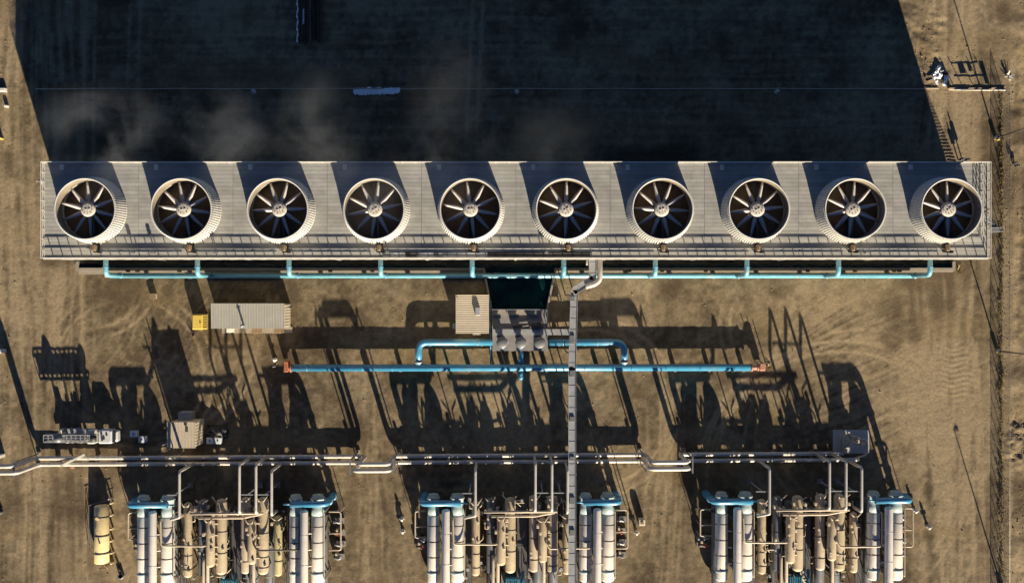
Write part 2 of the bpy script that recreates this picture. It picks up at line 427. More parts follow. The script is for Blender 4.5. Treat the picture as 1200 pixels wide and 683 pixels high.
    def noise(sc, det=6, ro=0.65):
        t = n.new('ShaderNodeTexNoise'); t.inputs['Scale'].default_value = sc; t.inputs['Detail'].default_value = det; t.inputs['Roughness'].default_value = ro
        l.new(geo.outputs['Position'], t.inputs['Vector']); return t.outputs['Fac']
    def mix(f, A, B):
        t = n.new('ShaderNodeMix'); t.data_type = 'RGBA'
        if isinstance(f, float): t.inputs['Factor'].default_value = f
        else: l.new(f, t.inputs['Factor'])
        for k, c in (('A', A), ('B', B)):
            if isinstance(c, tuple): t.inputs[k].default_value = (*c, 1)
            else: l.new(c, t.inputs[k])
        return t.outputs['Result']
    def rng(v, a, b_, c, d):
        t = n.new('ShaderNodeMapRange'); l.new(v, t.inputs['Value'])
        for k, q_ in zip(('From Min', 'From Max', 'To Min', 'To Max'), (a, b_, c, d)): t.inputs[k].default_value = q_
        return t.outputs['Result']
    base = mix(attr('pale'), (0.090, 0.068, 0.041), (0.282, 0.218, 0.134))
    base = mix(rng(attr('silt'), 0, 1, 0, 0.45), base, (0.190, 0.140, 0.070))
    base = mix(rng(attr('damp'), 0, 1, 0, 0.8), base, (0.072, 0.050, 0.030))
    gr = noise(2.2, 8, 0.75)
    sc = n.new('ShaderNodeVectorMath'); sc.operation = 'SCALE'; l.new(base, sc.inputs[0])
    l.new(rng(gr, 0.3, 0.7, 0.7, 1.28), sc.inputs['Scale'])
    g2 = noise(11.0, 3, 0.6)
    s2 = n.new('ShaderNodeVectorMath'); s2.operation = 'SCALE'; l.new(sc.outputs[0], s2.inputs[0]); l.new(rng(g2, 0.3, 0.7, 0.8, 1.2), s2.inputs['Scale'])
    sc = s2
    # scattered pale pebbles and clods
    vo = n.new('ShaderNodeTexVoronoi'); vo.inputs['Scale'].default_value = 1.7; vo.inputs['Randomness'].default_value = 1
    l.new(geo.outputs['Position'], vo.inputs['Vector'])
    peb = rng(vo.outputs['Distance'], 0.05, 0.10, 0.45, 0.0)
    colr = mix(peb, sc.outputs[0], (0.25, 0.205, 0.145))
    l.new(colr, b.inputs['Base Color'])
    bp = n.new('ShaderNodeBump'); bp.inputs['Distance'].default_value = 0.10; bp.inputs['Strength'].default_value = 0.6
    l.new(noise(1.7, 8, 0.68), bp.inputs['Height']); l.new(bp.outputs[0], b.inputs['Normal'])
    me.materials.append(m)
    o = bpy.data.objects.new('ground', me); COL.objects.link(o)
    tag(o, kind='structure')
make_ground()

# ------------------------------------------------------------------ cooling tower
ZD = 11.5
DX0, DX1 = X(52, ZD), X(1157, ZD)
DY0, DY1 = Y(303, ZD), Y(190.5, ZD)
PITCH = (DX1 - DX0) / 10
CY = (DY0 + DY1) / 2
CXS = [DX0 + PITCH * (i + 0.5) + 0.35 for i in range(10)]
ORD = ['first', 'second', 'third', 'fourth', 'fifth', 'sixth', 'seventh', 'eighth', 'ninth', 'tenth']
def which(i):
    return ('leftmost' if i == 0 else 'rightmost' if i == 9 else ORD[i] + ' from the left')

tower = thing('cooling_tower', 'long grey-decked cooling tower carrying a row of ten white fan stacks', 'cooling tower', ((DX0 + DX1) / 2, CY, 0))
NR = 24
RW = (DY1 - DY0) / NR
HOLE = 4.5
for i, cx in enumerate(CXS):
    x0, x1 = cx - 0.35 - PITCH / 2 + 0.02, cx - 0.35 + PITCH / 2 - 0.02
    for r in range(NR):
        ya, yb = DY0 + r * RW + 0.018, DY0 + (r + 1) * RW - 0.018
        mm = M_board2 if r < 6 else M_board
        zt = ZD - random.uniform(0, 0.012)
        da = HOLE ** 2 - (ya - CY) ** 2; db = HOLE ** 2 - (yb - CY) ** 2
        segs = []
        if da > 0 or db > 0:
            ca = math.sqrt(max(da, 0)); cb = math.sqrt(max(db, 0))
            segs = [((x0, x0), (cx - ca, cx - cb)), ((cx + ca, cx + cb), (x1, x1))]
        else:
            segs = [((x0, x0), (x1, x1))]
        for (la, lb), (ra, rb) in segs:
            MB().add([(la, ya, zt - 0.05), (ra, ya, zt - 0.05), (rb, yb, zt - 0.05), (lb, yb, zt - 0.05), (la, ya, zt), (ra, ya, zt), (rb, yb, zt), (lb, yb, zt)],
                     [(3, 2, 1, 0), (4, 5, 6, 7), (0, 1, 5, 4), (1, 2, 6, 5), (2, 3, 7, 6), (3, 0, 4, 7)]).build('deck_board', mm, tower)
    # framing under the boards
    m = MB()
    for k in range(5):
        xx = x0 + 0.1 + k * (x1 - x0 - 0.2) / 4
        if abs(xx - cx) < HOLE:
            yy = math.sqrt(HOLE ** 2 - (xx - cx) ** 2) + 0.1
            m.box(xx - 0.1, xx + 0.1, DY0 + 0.1, CY - yy, ZD - 0.4, ZD - 0.07); m.box(xx - 0.1, xx + 0.1, CY + yy, DY1 - 0.1, ZD - 0.4, ZD - 0.07)
        else: m.box(xx - 0.1, xx + 0.1, DY0 + 0.1, DY1 - 0.1, ZD - 0.4, ZD - 0.07)
    m.stuff('deck_beam', M_inner, tower)
    # casing: upper solid panels, lower air inlet louvres, both long sides
    for (yw, sg) in ((DY0, -1), (DY1, 1)):
        m = MB()
        for k in range(12):
            xa = x0 + k * (x1 - x0) / 12; xb = x0 + (k + 1) * (x1 - x0) / 12
            d = 0.05 if k % 2 else 0.0
            m.box(xa, xb, yw - sg * 0.15, yw - sg * (0.04 + d * 0.6), 5.2, ZD - 0.12)
        m.build('wall_panel', M_wall, tower)
        m = MB()
        for k in range(9):
            zz = 0.7 + k * 0.5
            m.add([(x0 + 0.2, yw - sg * 0.1, zz + 0.4), (x1 - 0.2, yw - sg * 0.1, zz + 0.4), (x1 - 0.2, yw - sg * 0.5, zz), (x0 + 0.2, yw - sg * 0.5, zz),
                   (x0 + 0.2, yw - sg * 0.1, zz + 0.44), (x1 - 0.2, yw - sg * 0.1, zz + 0.44), (x1 - 0.2, yw - sg * 0.5, zz + 0.04), (x0 + 0.2, yw - sg * 0.5, zz + 0.04)],
                  [(3, 2, 1, 0), (4, 5, 6, 7), (0, 1, 5, 4), (1, 2, 6, 5), (2, 3, 7, 6), (3, 0, 4, 7)])
        m.stuff('louvre', M_louver, tower)
        MB().box(x0 - 0.2, x0 + 0.15, yw - sg * 0.5, yw - sg * 0.08, 0.2, ZD - 0.42).build('column', M_wall, tower)
    # eliminator floor far below the fan, and the gear beam
    MB().box(x0, x1, DY0 + 0.6, DY1 - 0.6, 10.3, 10.5).build('drift_eliminator', M_inner, tower)
    m = MB(); m.box(cx - 0.35, cx + 0.35, CY - 5.5, CY + 5.5, 11.0, 11.3); m.bbox(cx - 0.7, cx + 0.7, CY - 0.9, CY + 0.9, 11.3, 12.2, 0.1)
    m.build('gear_beam', M_dark, tower)
    # small pale hatch at the north edge
    hx = cx - 4.85
    m = MB(); m.bbox(hx - 0.32, hx + 0.32, DY1 - 1.15, DY1 - 0.3, ZD, ZD + 0.12, 0.03); m.build('hatch', M_fascia, tower)
for xw, sg in ((DX0, -1), (DX1, 1)):
    for k in range(10):
        ya = DY0 + 0.2 + k * (DY1 - DY0 - 0.4) / 10; yb = ya + (DY1 - DY0 - 0.4) / 10 - 0.03
        MB().box(xw - sg * 0.15, xw - sg * 0.06, ya, yb, 0.15, ZD - 0.12).build('wall_panel', M_wall, tower)
# deck edge trim
MB().box(DX0 - 0.1, DX1 + 0.1, DY0 - 0.12, DY0 - 0.0, ZD - 0.35, ZD + 0.09).build('fascia', M_fascia, tower)
MB().box(DX0 - 0.1, DX1 + 0.1, DY1 + 0.0, DY1 + 0.12, ZD - 0.35, ZD + 0.03).build('fascia', M_fascia, tower)
MB().box(DX0 - 0.12, DX0 + 0.0, DY0 + 0.003, DY1 - 0.003, ZD - 0.35, ZD + 0.06).build('fascia', M_fascia, tower)
MB().box(DX1 + 0.0, DX1 + 0.12, DY0 + 0.003, DY1 - 0.003, ZD - 0.35, ZD + 0.06).build('fascia', M_fascia, tower)
# railings
def railing(a, b, step, name='handrail', parent=None, h=1.12, material=None, wd=0.085):
    a, b = Vector(a), Vector(b); L = (b - a).length; n = max(1, round(L / step)); m = MB()
    for k in range(n + 1):
        p = a + (b - a) * k / n; m.bar(p, p + Vector((0, 0, h)), wd)
    for zz in (h, h * 0.52):
        m.bar(a + Vector((0, 0, zz)), b + Vector((0, 0, zz)), wd)
    m.bar(a + Vector((0, 0, 0.08)), b + Vector((0, 0, 0.08)), 0.02, 0.12)
    return m.build(name, material or M_fascia, parent)
railing((DX0, DY0 + 0.06, ZD), (DX1, DY0 + 0.06, ZD), 1.46, parent=tower, wd=0.12)
railing((DX0, DY1 - 0.06, ZD), (DX1, DY1 - 0.06, ZD), 2.0, parent=tower)
railing((DX0 + 0.03, DY0 + 0.1, ZD), (DX0 + 0.03, DY1 - 0.1, ZD), 1.4, parent=tower)
railing((DX1 - 0.03, DY0 + 0.1, ZD), (DX1 - 0.03, DY1 - 0.1, ZD), 1.4, parent=tower)
# second rail inside the east edge, making the stair well
railing((DX1 - 1.15, DY0 + 3.4, ZD), (DX1 - 1.15, DY1 - 0.4, ZD), 1.4, parent=tower)
# escape ladder platform, west end
m = MB(); zp = ZD - 0.4
m.box(DX0 - 0.95, DX0 - 0.15, Y(216, ZD), Y(208, ZD), zp - 0.08, zp)
for dx in (-0.9, -0.5):
    m.bar((DX0 + dx, Y(213, ZD), 0), (DX0 + dx, Y(213, ZD), zp + 1.1), 0.07)
for k in range(38): m.bar((DX0 - 0.9, Y(213, ZD), 0.3 + k * 0.3), (DX0 - 0.5, Y(213, ZD), 0.3 + k * 0.3), 0.04)
m.build('escape_ladder', M_fascia, tower)
# stair landing on the east end
m = MB(); zp = ZD - 0.1; xa = DX1 + 0.13; xb = X(1173, ZD)
m.box(xa, xb, Y(272, ZD), Y(267, ZD), zp - 0.1, zp)
m.build('stair_landing', M_grey, tower)
m = MB()
m.bar((xb, Y(271.5, ZD), 0.1), (xb, Y(271.5, ZD), zp + 1.1), 0.1); m.bar((xb, Y(267.5, ZD), 0.1), (xb, Y(267.5, ZD), zp + 1.1), 0.1)
for yy in (271.7, 267.3):
    for zz in (0.55, 1.1): m.bar((xa, Y(yy, ZD), zp + zz), (xb, Y(yy, ZD), zp + zz), 0.06)
m.bar((xa, Y(258, ZD), zp - 3.0), (xb, Y(268, ZD), zp), 0.12)
m.build('landing_frame', M_lgrey, tower)
m = MB()
for k in range(46):
    t = k / 45; yy = Y(266.6, ZD) + 9.5 * t
    m.box(xa + 0.1, xb - 0.4, yy, yy + 0.24, zp - 0.15 - t * (zp - 0.3), zp - 0.11 - t * (zp - 0.3))
m.build('stair_flight', M_grey, tower)
# cable duct and fire main along the south walkway of the deck
m = MB()
zt = ZD + 0.28
for i, cx in enumerate(CXS):
    xa = cx + 0.9; xb = cx + PITCH - 0.9
    if i < 9: m.box(xa, xb, DY0 + 1.0, DY0 + 1.27, ZD + 0.10, ZD + 0.26)
    for k in range(5):
        if i < 9: m.box(xa + 0.4 + k * 2.8, xa + 0.6 + k * 2.8, DY0 + 0.95, DY0 + 1.32, ZD, ZD + 0.096)
m.build('cable_duct', M_lgrey, tower)
m = MB(); m.pipe([(CXS[0] + 1.4, DY0 + 1.5, ZD + 0.2), (CXS[9] + 0.4, DY0 + 1.5, ZD + 0.2)], 0.07)
for k in range(46):
    xx = CXS[0] + 1.6 + k * (CXS[9] - CXS[0] - 1.8) / 45; m.bar((xx, DY0 + 1.5, ZD), (xx, DY0 + 1.5, ZD + 0.14), 0.07)
m.build('fire_main', M_lgrey, tower)
# cross rails on the deck whose shadows cut the walkway
for px in (158, 182, 255, 455, 640, 1012):
    x_ = X(px, ZD); m = MB(); m.bar((x_, DY0 + 0.9, ZD), (x_, DY0 + 0.9, ZD + 1.3), 0.12); m.bbox(x_ - 0.25, x_ + 0.25, DY0 + 0.72, DY0 + 1.08, ZD + 0.9, ZD + 1.4, 0.04)
    m.build('control_box', M_grey, tower)
# wide cable trays in the middle of the walkway
trays = thing('cable_tray', 'long dark and grey cable tray lying along the middle of the tower walkway', 'cable tray', (X(570, ZD), Y(297, ZD), ZD))
for (pa, pb, mm) in ((449, 475, M_lgrey), (475.3, 489, M_dark), (489.3, 508, M_lgrey), (508.3, 520, M_grey), (520.3, 571, M_lgrey), (571.3, 692, M_dark)):
    m = MB()
    m.box(X(pa, ZD), X(pb, ZD), Y(300, ZD), Y(295.4, ZD), ZD + 0.03, ZD + 0.12)
    m.box(X(pa, ZD), X(pb, ZD), Y(295.4, ZD), Y(295.0, ZD), ZD + 0.03, ZD + 0.28); m.box(X(pa, ZD), X(pb, ZD), Y(300.4, ZD), Y(300, ZD), ZD + 0.03, ZD + 0.28)
    for k in range(3): m.pipe([(X(pa, ZD), Y(296.4 + k * 1.3, ZD), ZD + 0.18), (X(pb, ZD), Y(296.4 + k * 1.3, ZD), ZD + 0.18)], 0.06, n=6)
    m.build('tray_section', mm, trays)

# ---- fan stacks
RB, RT, ZT = 4.88, 4.46, 14.45
prof_out = [(0.0, 5.0), (0.12, 5.0), (0.125, 4.90), (0.6, 4.76), (1.2, 4.60), (1.9, 4.48), (2.5, 4.44), (2.85, 4.46), (2.95, 4.54)]
def stack_r(h):
    for (h0, r0), (h1, r1) in zip(prof_out, prof_out[1:]):
        if h <= h1: return r0 + (r1 - r0) * (h - h0) / (h1 - h0 + 1e-9)
    return prof_out[-1][1]
def lathe(m, pr, c, n):
    k0 = len(m.v)
    for (z, r) in pr:
        for j in range(n):
            a = 2 * math.pi * j / n; m.v.append((c[0] + r * math.cos(a), c[1] + r * math.sin(a), c[2] + z))
    for i in range(len(pr) - 1):
        for j in range(n):
            q = (j + 1) % n; a = k0 + i * n; m.f.append((a + j, a + q, a + n + q, a + n + j)); m.sm.append(True)
blade_phase = [0.02, 0.12, 0.25, 0.38, 0.07, 0.46, 0.18, 0.30, 0.40, 0.50]
PROTO = {}
def fan_stack(i):
    cx = CXS[i]
    t = thing('fan_stack', 'white ribbed fan stack, ' + ('%s of the ten on the tower deck' % which(i)), 'fan stack', (cx, CY, ZD), 'fan stacks on the cooling tower deck')
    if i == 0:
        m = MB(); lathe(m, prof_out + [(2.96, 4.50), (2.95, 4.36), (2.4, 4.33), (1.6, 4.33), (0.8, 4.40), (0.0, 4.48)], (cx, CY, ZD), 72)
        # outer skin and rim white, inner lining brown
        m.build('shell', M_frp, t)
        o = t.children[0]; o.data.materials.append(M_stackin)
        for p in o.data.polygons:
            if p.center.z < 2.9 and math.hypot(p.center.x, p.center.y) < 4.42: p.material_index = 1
        PROTO['shell'] = o.data
        m = MB()
        for j in range(84):
            a = 2 * math.pi * j / 84; ca, sa = math.cos(a), math.sin(a)
            pts = []
            for h in (0.15, 0.6, 1.2, 1.9, 2.5, 2.84):
                r = stack_r(h)
                for (dr, wd) in ((0.0, -1), (0.22, -0.75), (0.22, 0.75), (0.0, 1)):
                    pts.append((cx + (r + dr) * ca - sa * wd * 0.075, CY + (r + dr) * sa + ca * wd * 0.075, ZD + h))
            fs = []
            for q in range(5):
                for e in range(3): fs.append((q * 4 + e, q * 4 + e + 1, q * 4 + 5 + e, q * 4 + 4 + e))
            fs += [(0, 1, 2, 3), (23, 22, 21, 20)]
            m.add(pts, fs)
        PROTO['ribs'] = m.stuff('ribs', M_rib, t).data
        # hoops
        m = MB()
        for h in (0.95, 1.9): lathe(m, [(h - 0.04, stack_r(h) - 0.01), (h - 0.04, stack_r(h) + 0.05), (h + 0.04, stack_r(h) + 0.05), (h + 0.04, stack_r(h) - 0.01)], (cx, CY, ZD), 72)
        PROTO['hoop'] = m.build('hoop', M_rib, t).data
        # fan: hub with ten blades
        m = MB(); zf = 1.55
        lathe(m, [(zf - 0.35, 0.02), (zf - 0.35, 0.8), (zf - 0.2, 1.02), (zf + 0.30, 1.12), (zf + 0.42, 1.08), (zf + 0.50, 0.8), (zf + 0.55, 0.02)], (cx, CY, ZD), 36)
        for j in range(10):
            a = 2 * math.pi * j / 10; m.cyl((cx + 0.72 * math.cos(a), CY + 0.72 * math.sin(a), ZD + zf + 0.45), (cx + 0.72 * math.cos(a), CY + 0.72 * math.sin(a), ZD + zf + 0.62), 0.06, n=6)
        m.bar((cx - 0.5, CY, ZD + zf + 0.58), (cx + 0.5, CY, ZD + zf + 0.58), 0.1, 0.08); m.bar((cx, CY - 0.4, ZD + zf + 0.585), (cx, CY + 0.4, ZD + zf + 0.585), 0.1, 0.08)
        hb = m.build('fan_hub', M_hub, t); PROTO['hub'] = hb.data
        m = MB(); pts = []; fs = []
        st = [(0.95, 0.14, 30), (1.25, 0.36, 27), (1.7, 0.36, 22), (2.6, 0.28, 16), (3.5, 0.20, 11), (4.15, 0.15, 9)]
        for (r, hw, an) in st:
            c_, s_ = math.cos(R(an)), math.sin(R(an))
            for (u, v) in ((-1, 0), (-0.3, 0.055), (1, 0.0), (-0.3, -0.03)):
                yy = u * hw; zz = v
                pts.append((cx + r, CY + yy * c_ - zz * s_, ZD + zf + yy * s_ + zz * c_))
        for q in range(len(st) - 1):
            for e in range(4): fs.append((q * 4 + e, q * 4 + (e + 1) % 4, q * 4 + 4 + (e + 1) % 4, q * 4 + 4 + e))
        fs += [(3, 2, 1, 0), (20, 21, 22, 23)]
        m.add(pts, fs, True)
        bl = m.build('blade', M_blade, hb); PROTO['blade'] = bl.data
        blades = [bl]
    else:
        for nm, k in (('shell', 'shell'), ('ribs', 'ribs'), ('hoop', 'hoop')):
            o = bpy.data.objects.new(nm, PROTO[k]); COL.objects.link(o); o.parent = t
            if nm == 'ribs': o['kind'] = 'stuff'
        hb = bpy.data.objects.new('fan_hub', PROTO['hub']); COL.objects.link(hb); hb.parent = t
        blades = [bpy.data.objects.new('blade', PROTO['blade'])]; COL.objects.link(blades[0]); blades[0].parent = hb
    for j in range(1, 10):
        o = blades[0].copy(); COL.objects.link(o); o.parent = hb; o.rotation_euler = (0, 0, 2 * math.pi * j / 10)
    hb.rotation_euler = (0, 0, math.pi / 2 + 0.05 + blade_phase[i] * 1.2)
    # motor, bracket and drive shaft on the south side
    m = MB(); ym = CY - 5.75
    m.vessel((cx + 0.45, ym - 0.45, ZD + 0.7), (cx + 0.45, ym + 0.55, ZD + 0.7), 0.33, 0.3, 14)
    for k in range(8):
        a = k * math.pi / 4; m.bar((cx + 0.45 + 0.35 * math.cos(a), ym - 0.3, ZD + 0.7 + 0.35 * math.sin(a)), (cx + 0.45 + 0.35 * math.cos(a), ym + 0.4, ZD + 0.7 + 0.35 * math.sin(a)), 0.06)
    m.build('motor', M_brown, t)
    m = MB(); m.bbox(cx + 0.0, cx + 0.9, ym - 0.6, ym + 0.8, ZD, ZD + 0.3, 0.05); m.bbox(cx + 0.9, cx + 1.3, ym - 0.7, ym - 0.35, ZD, ZD + 0.85, 0.05); m.bar((cx + 0.2, ym - 0.5, ZD + 0.1), (cx - 0.9, ym + 0.4, ZD + 0.35), 0.09); m.bar((cx - 0.3, ym, ZD), (cx - 0.3, ym, ZD + 1.7), 0.1)
    m.build('motor_base', M_dark, t)
    m = MB(); m.cyl((cx + 0.45, ym + 0.5, ZD + 0.75), (cx + 0.2, CY - 0.8, ZD + 0.75), 0.12, n=8)
    m.build('drive_shaft', M_grey, t)
for i in range(10): fan_stack(i)

# ------------------------------------------------------------------ basin, sump and riser header
basin = thing('cold_water_basin', 'narrow concrete basin of dark green water along the tower foot', 'water basin', (0, Y(310), 0))
YC = Y(314)
MB().box(DX0, DX1, DY0 - 0.4, YC + 0.002, 0.02, 0.30).build('water', M_water, basin)
SL0, SL1 = X(568), X(577); SR0, SR1 = X(650), X(640); YS = Y(362)
m = MB()
m.box(DX0 - 0.5, SL0 - 0.3, YC - 0.45, YC, 0, 0.55); m.box(SR0 + 0.3, DX1 + 0.5, YC - 0.45, YC, 0, 0.55)
m.box(DX0 - 0.5, DX0 - 0.003, YC + 0.003, DY0 - 0.1, 0, 0.55); m.box(DX1 + 0.003, DX1 + 0.5, YC + 0.003, DY0 - 0.1, 0, 0.55)
m.build('kerb', M_conc, basin)
m = MB()
m.add([(SL0, YC, 0.26), (SL1, YS, 0.26), (SR1, YS, 0.26), (SR0, YC, 0.26)], [(0, 1, 2, 3)])
m.build('sump_water', M_water, basin)
m = MB()
for (xa, xb, sgn) in ((SL0, SL1, -1), (SR0, SR1, 1)):
    w_ = 0.32 * sgn
    m.add([(xa, YC, 0), (xa + w_, YC, 0), (xb + w_, YS, 0), (xb, YS, 0), (xa, YC, 0.9), (xa + w_, YC, 0.9), (xb + w_, YS, 0.9), (xb, YS, 0.9)],
          [(3, 2, 1, 0), (4, 5, 6, 7), (0, 1, 5, 4), (1, 2, 6, 5), (2, 3, 7, 6), (3, 0, 4, 7)])
m.split('sump_wall', M_conc, basin)
apron = MB().box(X(92), X(568), Y(321.5), YC - 0.455, -0.3, 0.07)
o = apron.build('concrete_apron', M_conc); tag(o, kind='structure')
o = MB().box(X(650) + 0.33, X(1117), Y(319), YC - 0.455, -0.3, 0.07).build('concrete_apron', M_conc); tag(o, kind='structure')

ZR = 7.4
YH = Y(323, 1.0)
hdr = thing('riser_header_pipe', 'long pale blue header pipe with ten risers along the tower foot', 'pipe', (0, YH, 0))
MB().pipe([(CXS[0] - 2.2, YH, 1.0), (CXS[9], YH, 1.0)], 0.42, n=18).build('header', M_turq, hdr)
MB().cyl((CXS[0] - 3.0, YH, 1.0), (CXS[0] - 2.2, YH, 1.0), 0.3, n=12).build('end_stub', M_salmon, hdr)
for i, cx in enumerate(CXS):
    MB().pipe([(cx, YH, 1.0), (cx, YH, ZR), (cx, DY0 + 0.3, ZR)], 0.37, 0.8, 16).build('riser', M_turq, hdr)
    m = MB(); m.ring((cx, YH, 2.2), (0, 0, 1), 0.37, 0.12, 0.12); m.ring((cx, YH + 1.2, ZR), (0, 1, 0), 0.37, 0.10, 0.12); m.split('flange', M_blue, hdr)
    if i < 9:
        m = MB()
        for k in (0.25, 0.75):
            xx = cx + PITCH * k; m.box(xx - 0.25, xx + 0.25, YH - 0.5, YH + 0.5, -0.1, 0.58)
        m.split('saddle', M_conc, hdr)
# gauges and valve stems on the apron behind the header
vk = 0
for px in (152, 163, 212, 388, 437, 477, 737, 775, 826, 945, 1000, 1046, 1052):
    t = thing('valve_stand', 'small dark valve stand on the tower apron, %s' % (ORD[vk] if vk < 10 else ('eleventh', 'twelfth', 'thirteenth')[vk - 10]) + ' from the left', 'valve', (X(px), Y(317.5), 0.07), 'valve stands on the tower apron')
    m = MB(); m.cyl(P(px, 317.5, 0.07), P(px, 317.5, 0.07) + Vector((0, 0, 0.7)), 0.12, n=8); m.build('stem', M_dark, t)
    m = MB(); m.bbox(X(px) - 0.3, X(px) + 0.3, Y(317.5) - 0.2, Y(317.5) + 0.2, 0.5, 0.9, 0.05); m.build('body', M_brown if vk % 3 else M_dark, t)
    vk += 1

# ------------------------------------------------------------------ pumps at the sump
deck = thing('pump_deck', 'grey concrete pump deck closing the south end of the sump', 'pump deck', (X(610), Y(380), 0))
zd = 2.0
MB().box(X(577, zd), X(642, zd), Y(411, zd), Y(362.5, zd), zd - 0.35, zd).build('slab', M_concg, deck)
m = MB()
for px in (579, 600, 620, 640):
    for py in (365, 386, 409): m.box(X(px) - 0.25, X(px) + 0.25, Y(py) - 0.25, Y(py) + 0.25, 0, zd - 0.353)
m.split('pier', M_concg, deck)
for (pa, pb, py0, py1, mm) in ((577.5, 594, 362.5, 369, M_conc), (596, 617, 362.5, 369, M_conc), (618, 632, 362.8, 369, M_grey), (577, 668, 385.5, 392.5, M_lgrey)):
    MB().box(X(pa, zd), X(pb, zd), Y(py1, zd), Y(py0, zd), zd + 0.004, zd + (0.5 if py0 < 380 else 0.3)).build('screen_cover' if py0 < 380 else 'walkway', mm, deck)
railing(P(577, 362.6, zd), P(642, 362.6, zd), 1.5, parent=deck, material=M_lgrey)
railing(P(577.2, 385, zd), P(577.2, 363, zd), 1.5, parent=deck, material=M_lgrey)
railing(P(641.8, 385, zd), P(641.8, 363, zd), 1.5, parent=deck, material=M_lgrey)
m = MB(); m.bbox(X(620, zd), X(635, zd), Y(384, zd), Y(380, zd), zd + 0.004, zd + 0.8, 0.1); m.pipe([P(600, 383, zd + 0.4), P(634, 379, zd + 0.4)], 0.2); m.build('screen_motor', M_dark, deck)
for k, px in enumerate((588.5, 610.5, 632.5)):
    side = ('left', 'middle', 'right')[k]
    zc = 4.6; c = P(px, 401.5, zc)
    t = thing('vertical_pump', 'round-topped grey vertical pump, the %s one of three beside the sump' % side, 'pump', (c.x, c.y, zd), 'vertical pumps at the sump')
    m = MB(); m.prof([((c.x, c.y, zd), 0.62), ((c.x, c.y, zd + 0.2), 0.62), ((c.x, c.y, zd + 0.21), 0.45), ((c.x, c.y, zd + 0.9), 0.42), ((c.x, c.y, zd + 0.91), 0.6), ((c.x, c.y, zd + 1.0), 0.6)], 18); m.build('discharge_head', M_dark, t)
    m = MB(); m.prof([((c.x, c.y, zd + 1.0), 0.6), ((c.x, c.y, zd + 2.2), 0.6), ((c.x, c.y, zd + 2.21), 0.9), ((c.x, c.y, zd + 2.45), 0.92), ((c.x, c.y, zd + 2.6), 0.75), ((c.x, c.y, zd + 2.66), 0.1)], 22)
    for j in range(12):
        a = j * math.pi / 6; m.bar((c.x + 0.58 * math.cos(a), c.y + 0.58 * math.sin(a), zd + 1.1), (c.x + 0.58 * math.cos(a), c.y + 0.58 * math.sin(a), zd + 2.15), 0.06)
    m.build('motor', M_grey, t)
    m = MB(); m.bbox(c.x + 0.5, c.x + 0.95, c.y - 0.25, c.y + 0.25, zd + 1.3, zd + 1.9, 0.04); m.build('terminal_box', M_fascia, t)
    m = MB(); m.pipe([(c.x, c.y, zd + 0.55), (c.x, c.y - 1.1, zd + 0.55)], 0.3); m.ring((c.x, c.y - 0.7, zd + 0.55), (0, 1, 0), 0.3, 0.14, 0.14); m.build('discharge_nozzle', M_blue, t)

# blue cooling water mains
zm = 1.55
main = thing('cooling_water_main', 'long straight bright blue water main lying across the yard', 'pipe', (X(610), Y(431, zm), 0))
ml = [P(341, 431, zm), P(879, 430.5, zm)]
MB().pipe(ml, 0.57, n=22).build('pipe', M_blue, main)
m = MB()
for px in (360, 395, 425, 460, 520, 560, 640, 685, 740, 780, 820, 860):
    m.ring((X(px, zm), Y(431, zm), zm), (1, 0, 0), 0.57, 0.05, 0.08, 22)
m.split('weld_band', M_blue, main)
m = MB()
for px in (350, 390, 430, 470, 510, 550, 590, 640, 700, 745, 790, 830, 870): m.box(X(px) - 0.2, X(px) + 0.2, Y(431) - 0.6, Y(431) + 0.6, -0.1, 1.0)
m.split('saddle', M_conc, main)
m = MB(); m.ring((X(341, zm), Y(431, zm), zm), (1, 0, 0), 0.57, 0.16, 0.22, 22); m.cyl(P(333.5, 431, zm), P(340.6, 431, zm), 0.42, n=14); m.bbox(X(336, zm) - 0.35, X(336, zm) + 0.35, Y(429, zm) - 0.9, Y(429, zm) + 0.9, 0.6, 2.3, 0.1)
m.build('valve', M_rust, main)
m = MB(); m.cyl(P(879.4, 430.5, zm), P(889, 430.5, zm), 0.4, n=14); m.ring((X(880.5, zm), Y(430.5, zm), zm), (1, 0, 0), 0.5, 0.15, 0.2); m.ring((X(888, zm), Y(430.5, zm), zm), (1, 0, 0), 0.4, 0.15, 0.2)
m.bbox(X(889, zm), X(896, zm), Y(434, zm), Y(425, zm), 0.5, 2.2, 0.12); m.build('valve', M_salmon, main)
arch = thing('pump_discharge_pipe', 'blue pipe from the pumps with elbows down onto the water main', 'pipe', (X(610), Y(401, zm), 0))
zz = 1.62
MB().pipe([P(577.5, 401, zz), P(490.5, 401, zz), P(490.5, 427, zm)], 0.55, 1.5, 22).build('left_limb', M_blue, arch)
MB().pipe([P(643, 401, zz), P(731.5, 401, zz), P(731.5, 427, zm)], 0.55, 1.5, 22).build('right_limb', M_blue, arch)
MB().pipe([P(610.5, 408, 1.2), P(610.5, 427, 1.4)], 0.42, n=16).build('centre_limb', M_blue, arch)
MB().pipe([P(610.5, 434.5, 1.4), P(610.5, 443, 1.4), P(610.5, 443, 0)], 0.36, n=16).build('drain_limb', M_blue, arch)
m = MB()
for px in (490.5, 731.5): m.ring(P(px, 424.5, zm), (0, 1, 0), 0.55, 0.13, 0.3)
m.ring(P(560, 401, zz), (1, 0, 0), 0.55, 0.06, 0.1); m.ring(P(660, 401, zz), (1, 0, 0), 0.55, 0.06, 0.1); m.ring(P(700, 401, zz), (1, 0, 0), 0.55, 0.06, 0.1)
m.split('flange', M_lgrey, arch)
m = MB(); m.pipe([P(575, 352, 1.1), P(575, 431, 1.1)], 0.11); m.build('small_blue_line', M_blue, arch)
m = MB()
for px in (505, 535, 565, 655, 685, 715): m.box(X(px) - 0.2, X(px) + 0.2, Y(401) - 0.6, Y(401) + 0.6, -0.1, 1.07)
m.split('saddle', M_conc, arch)

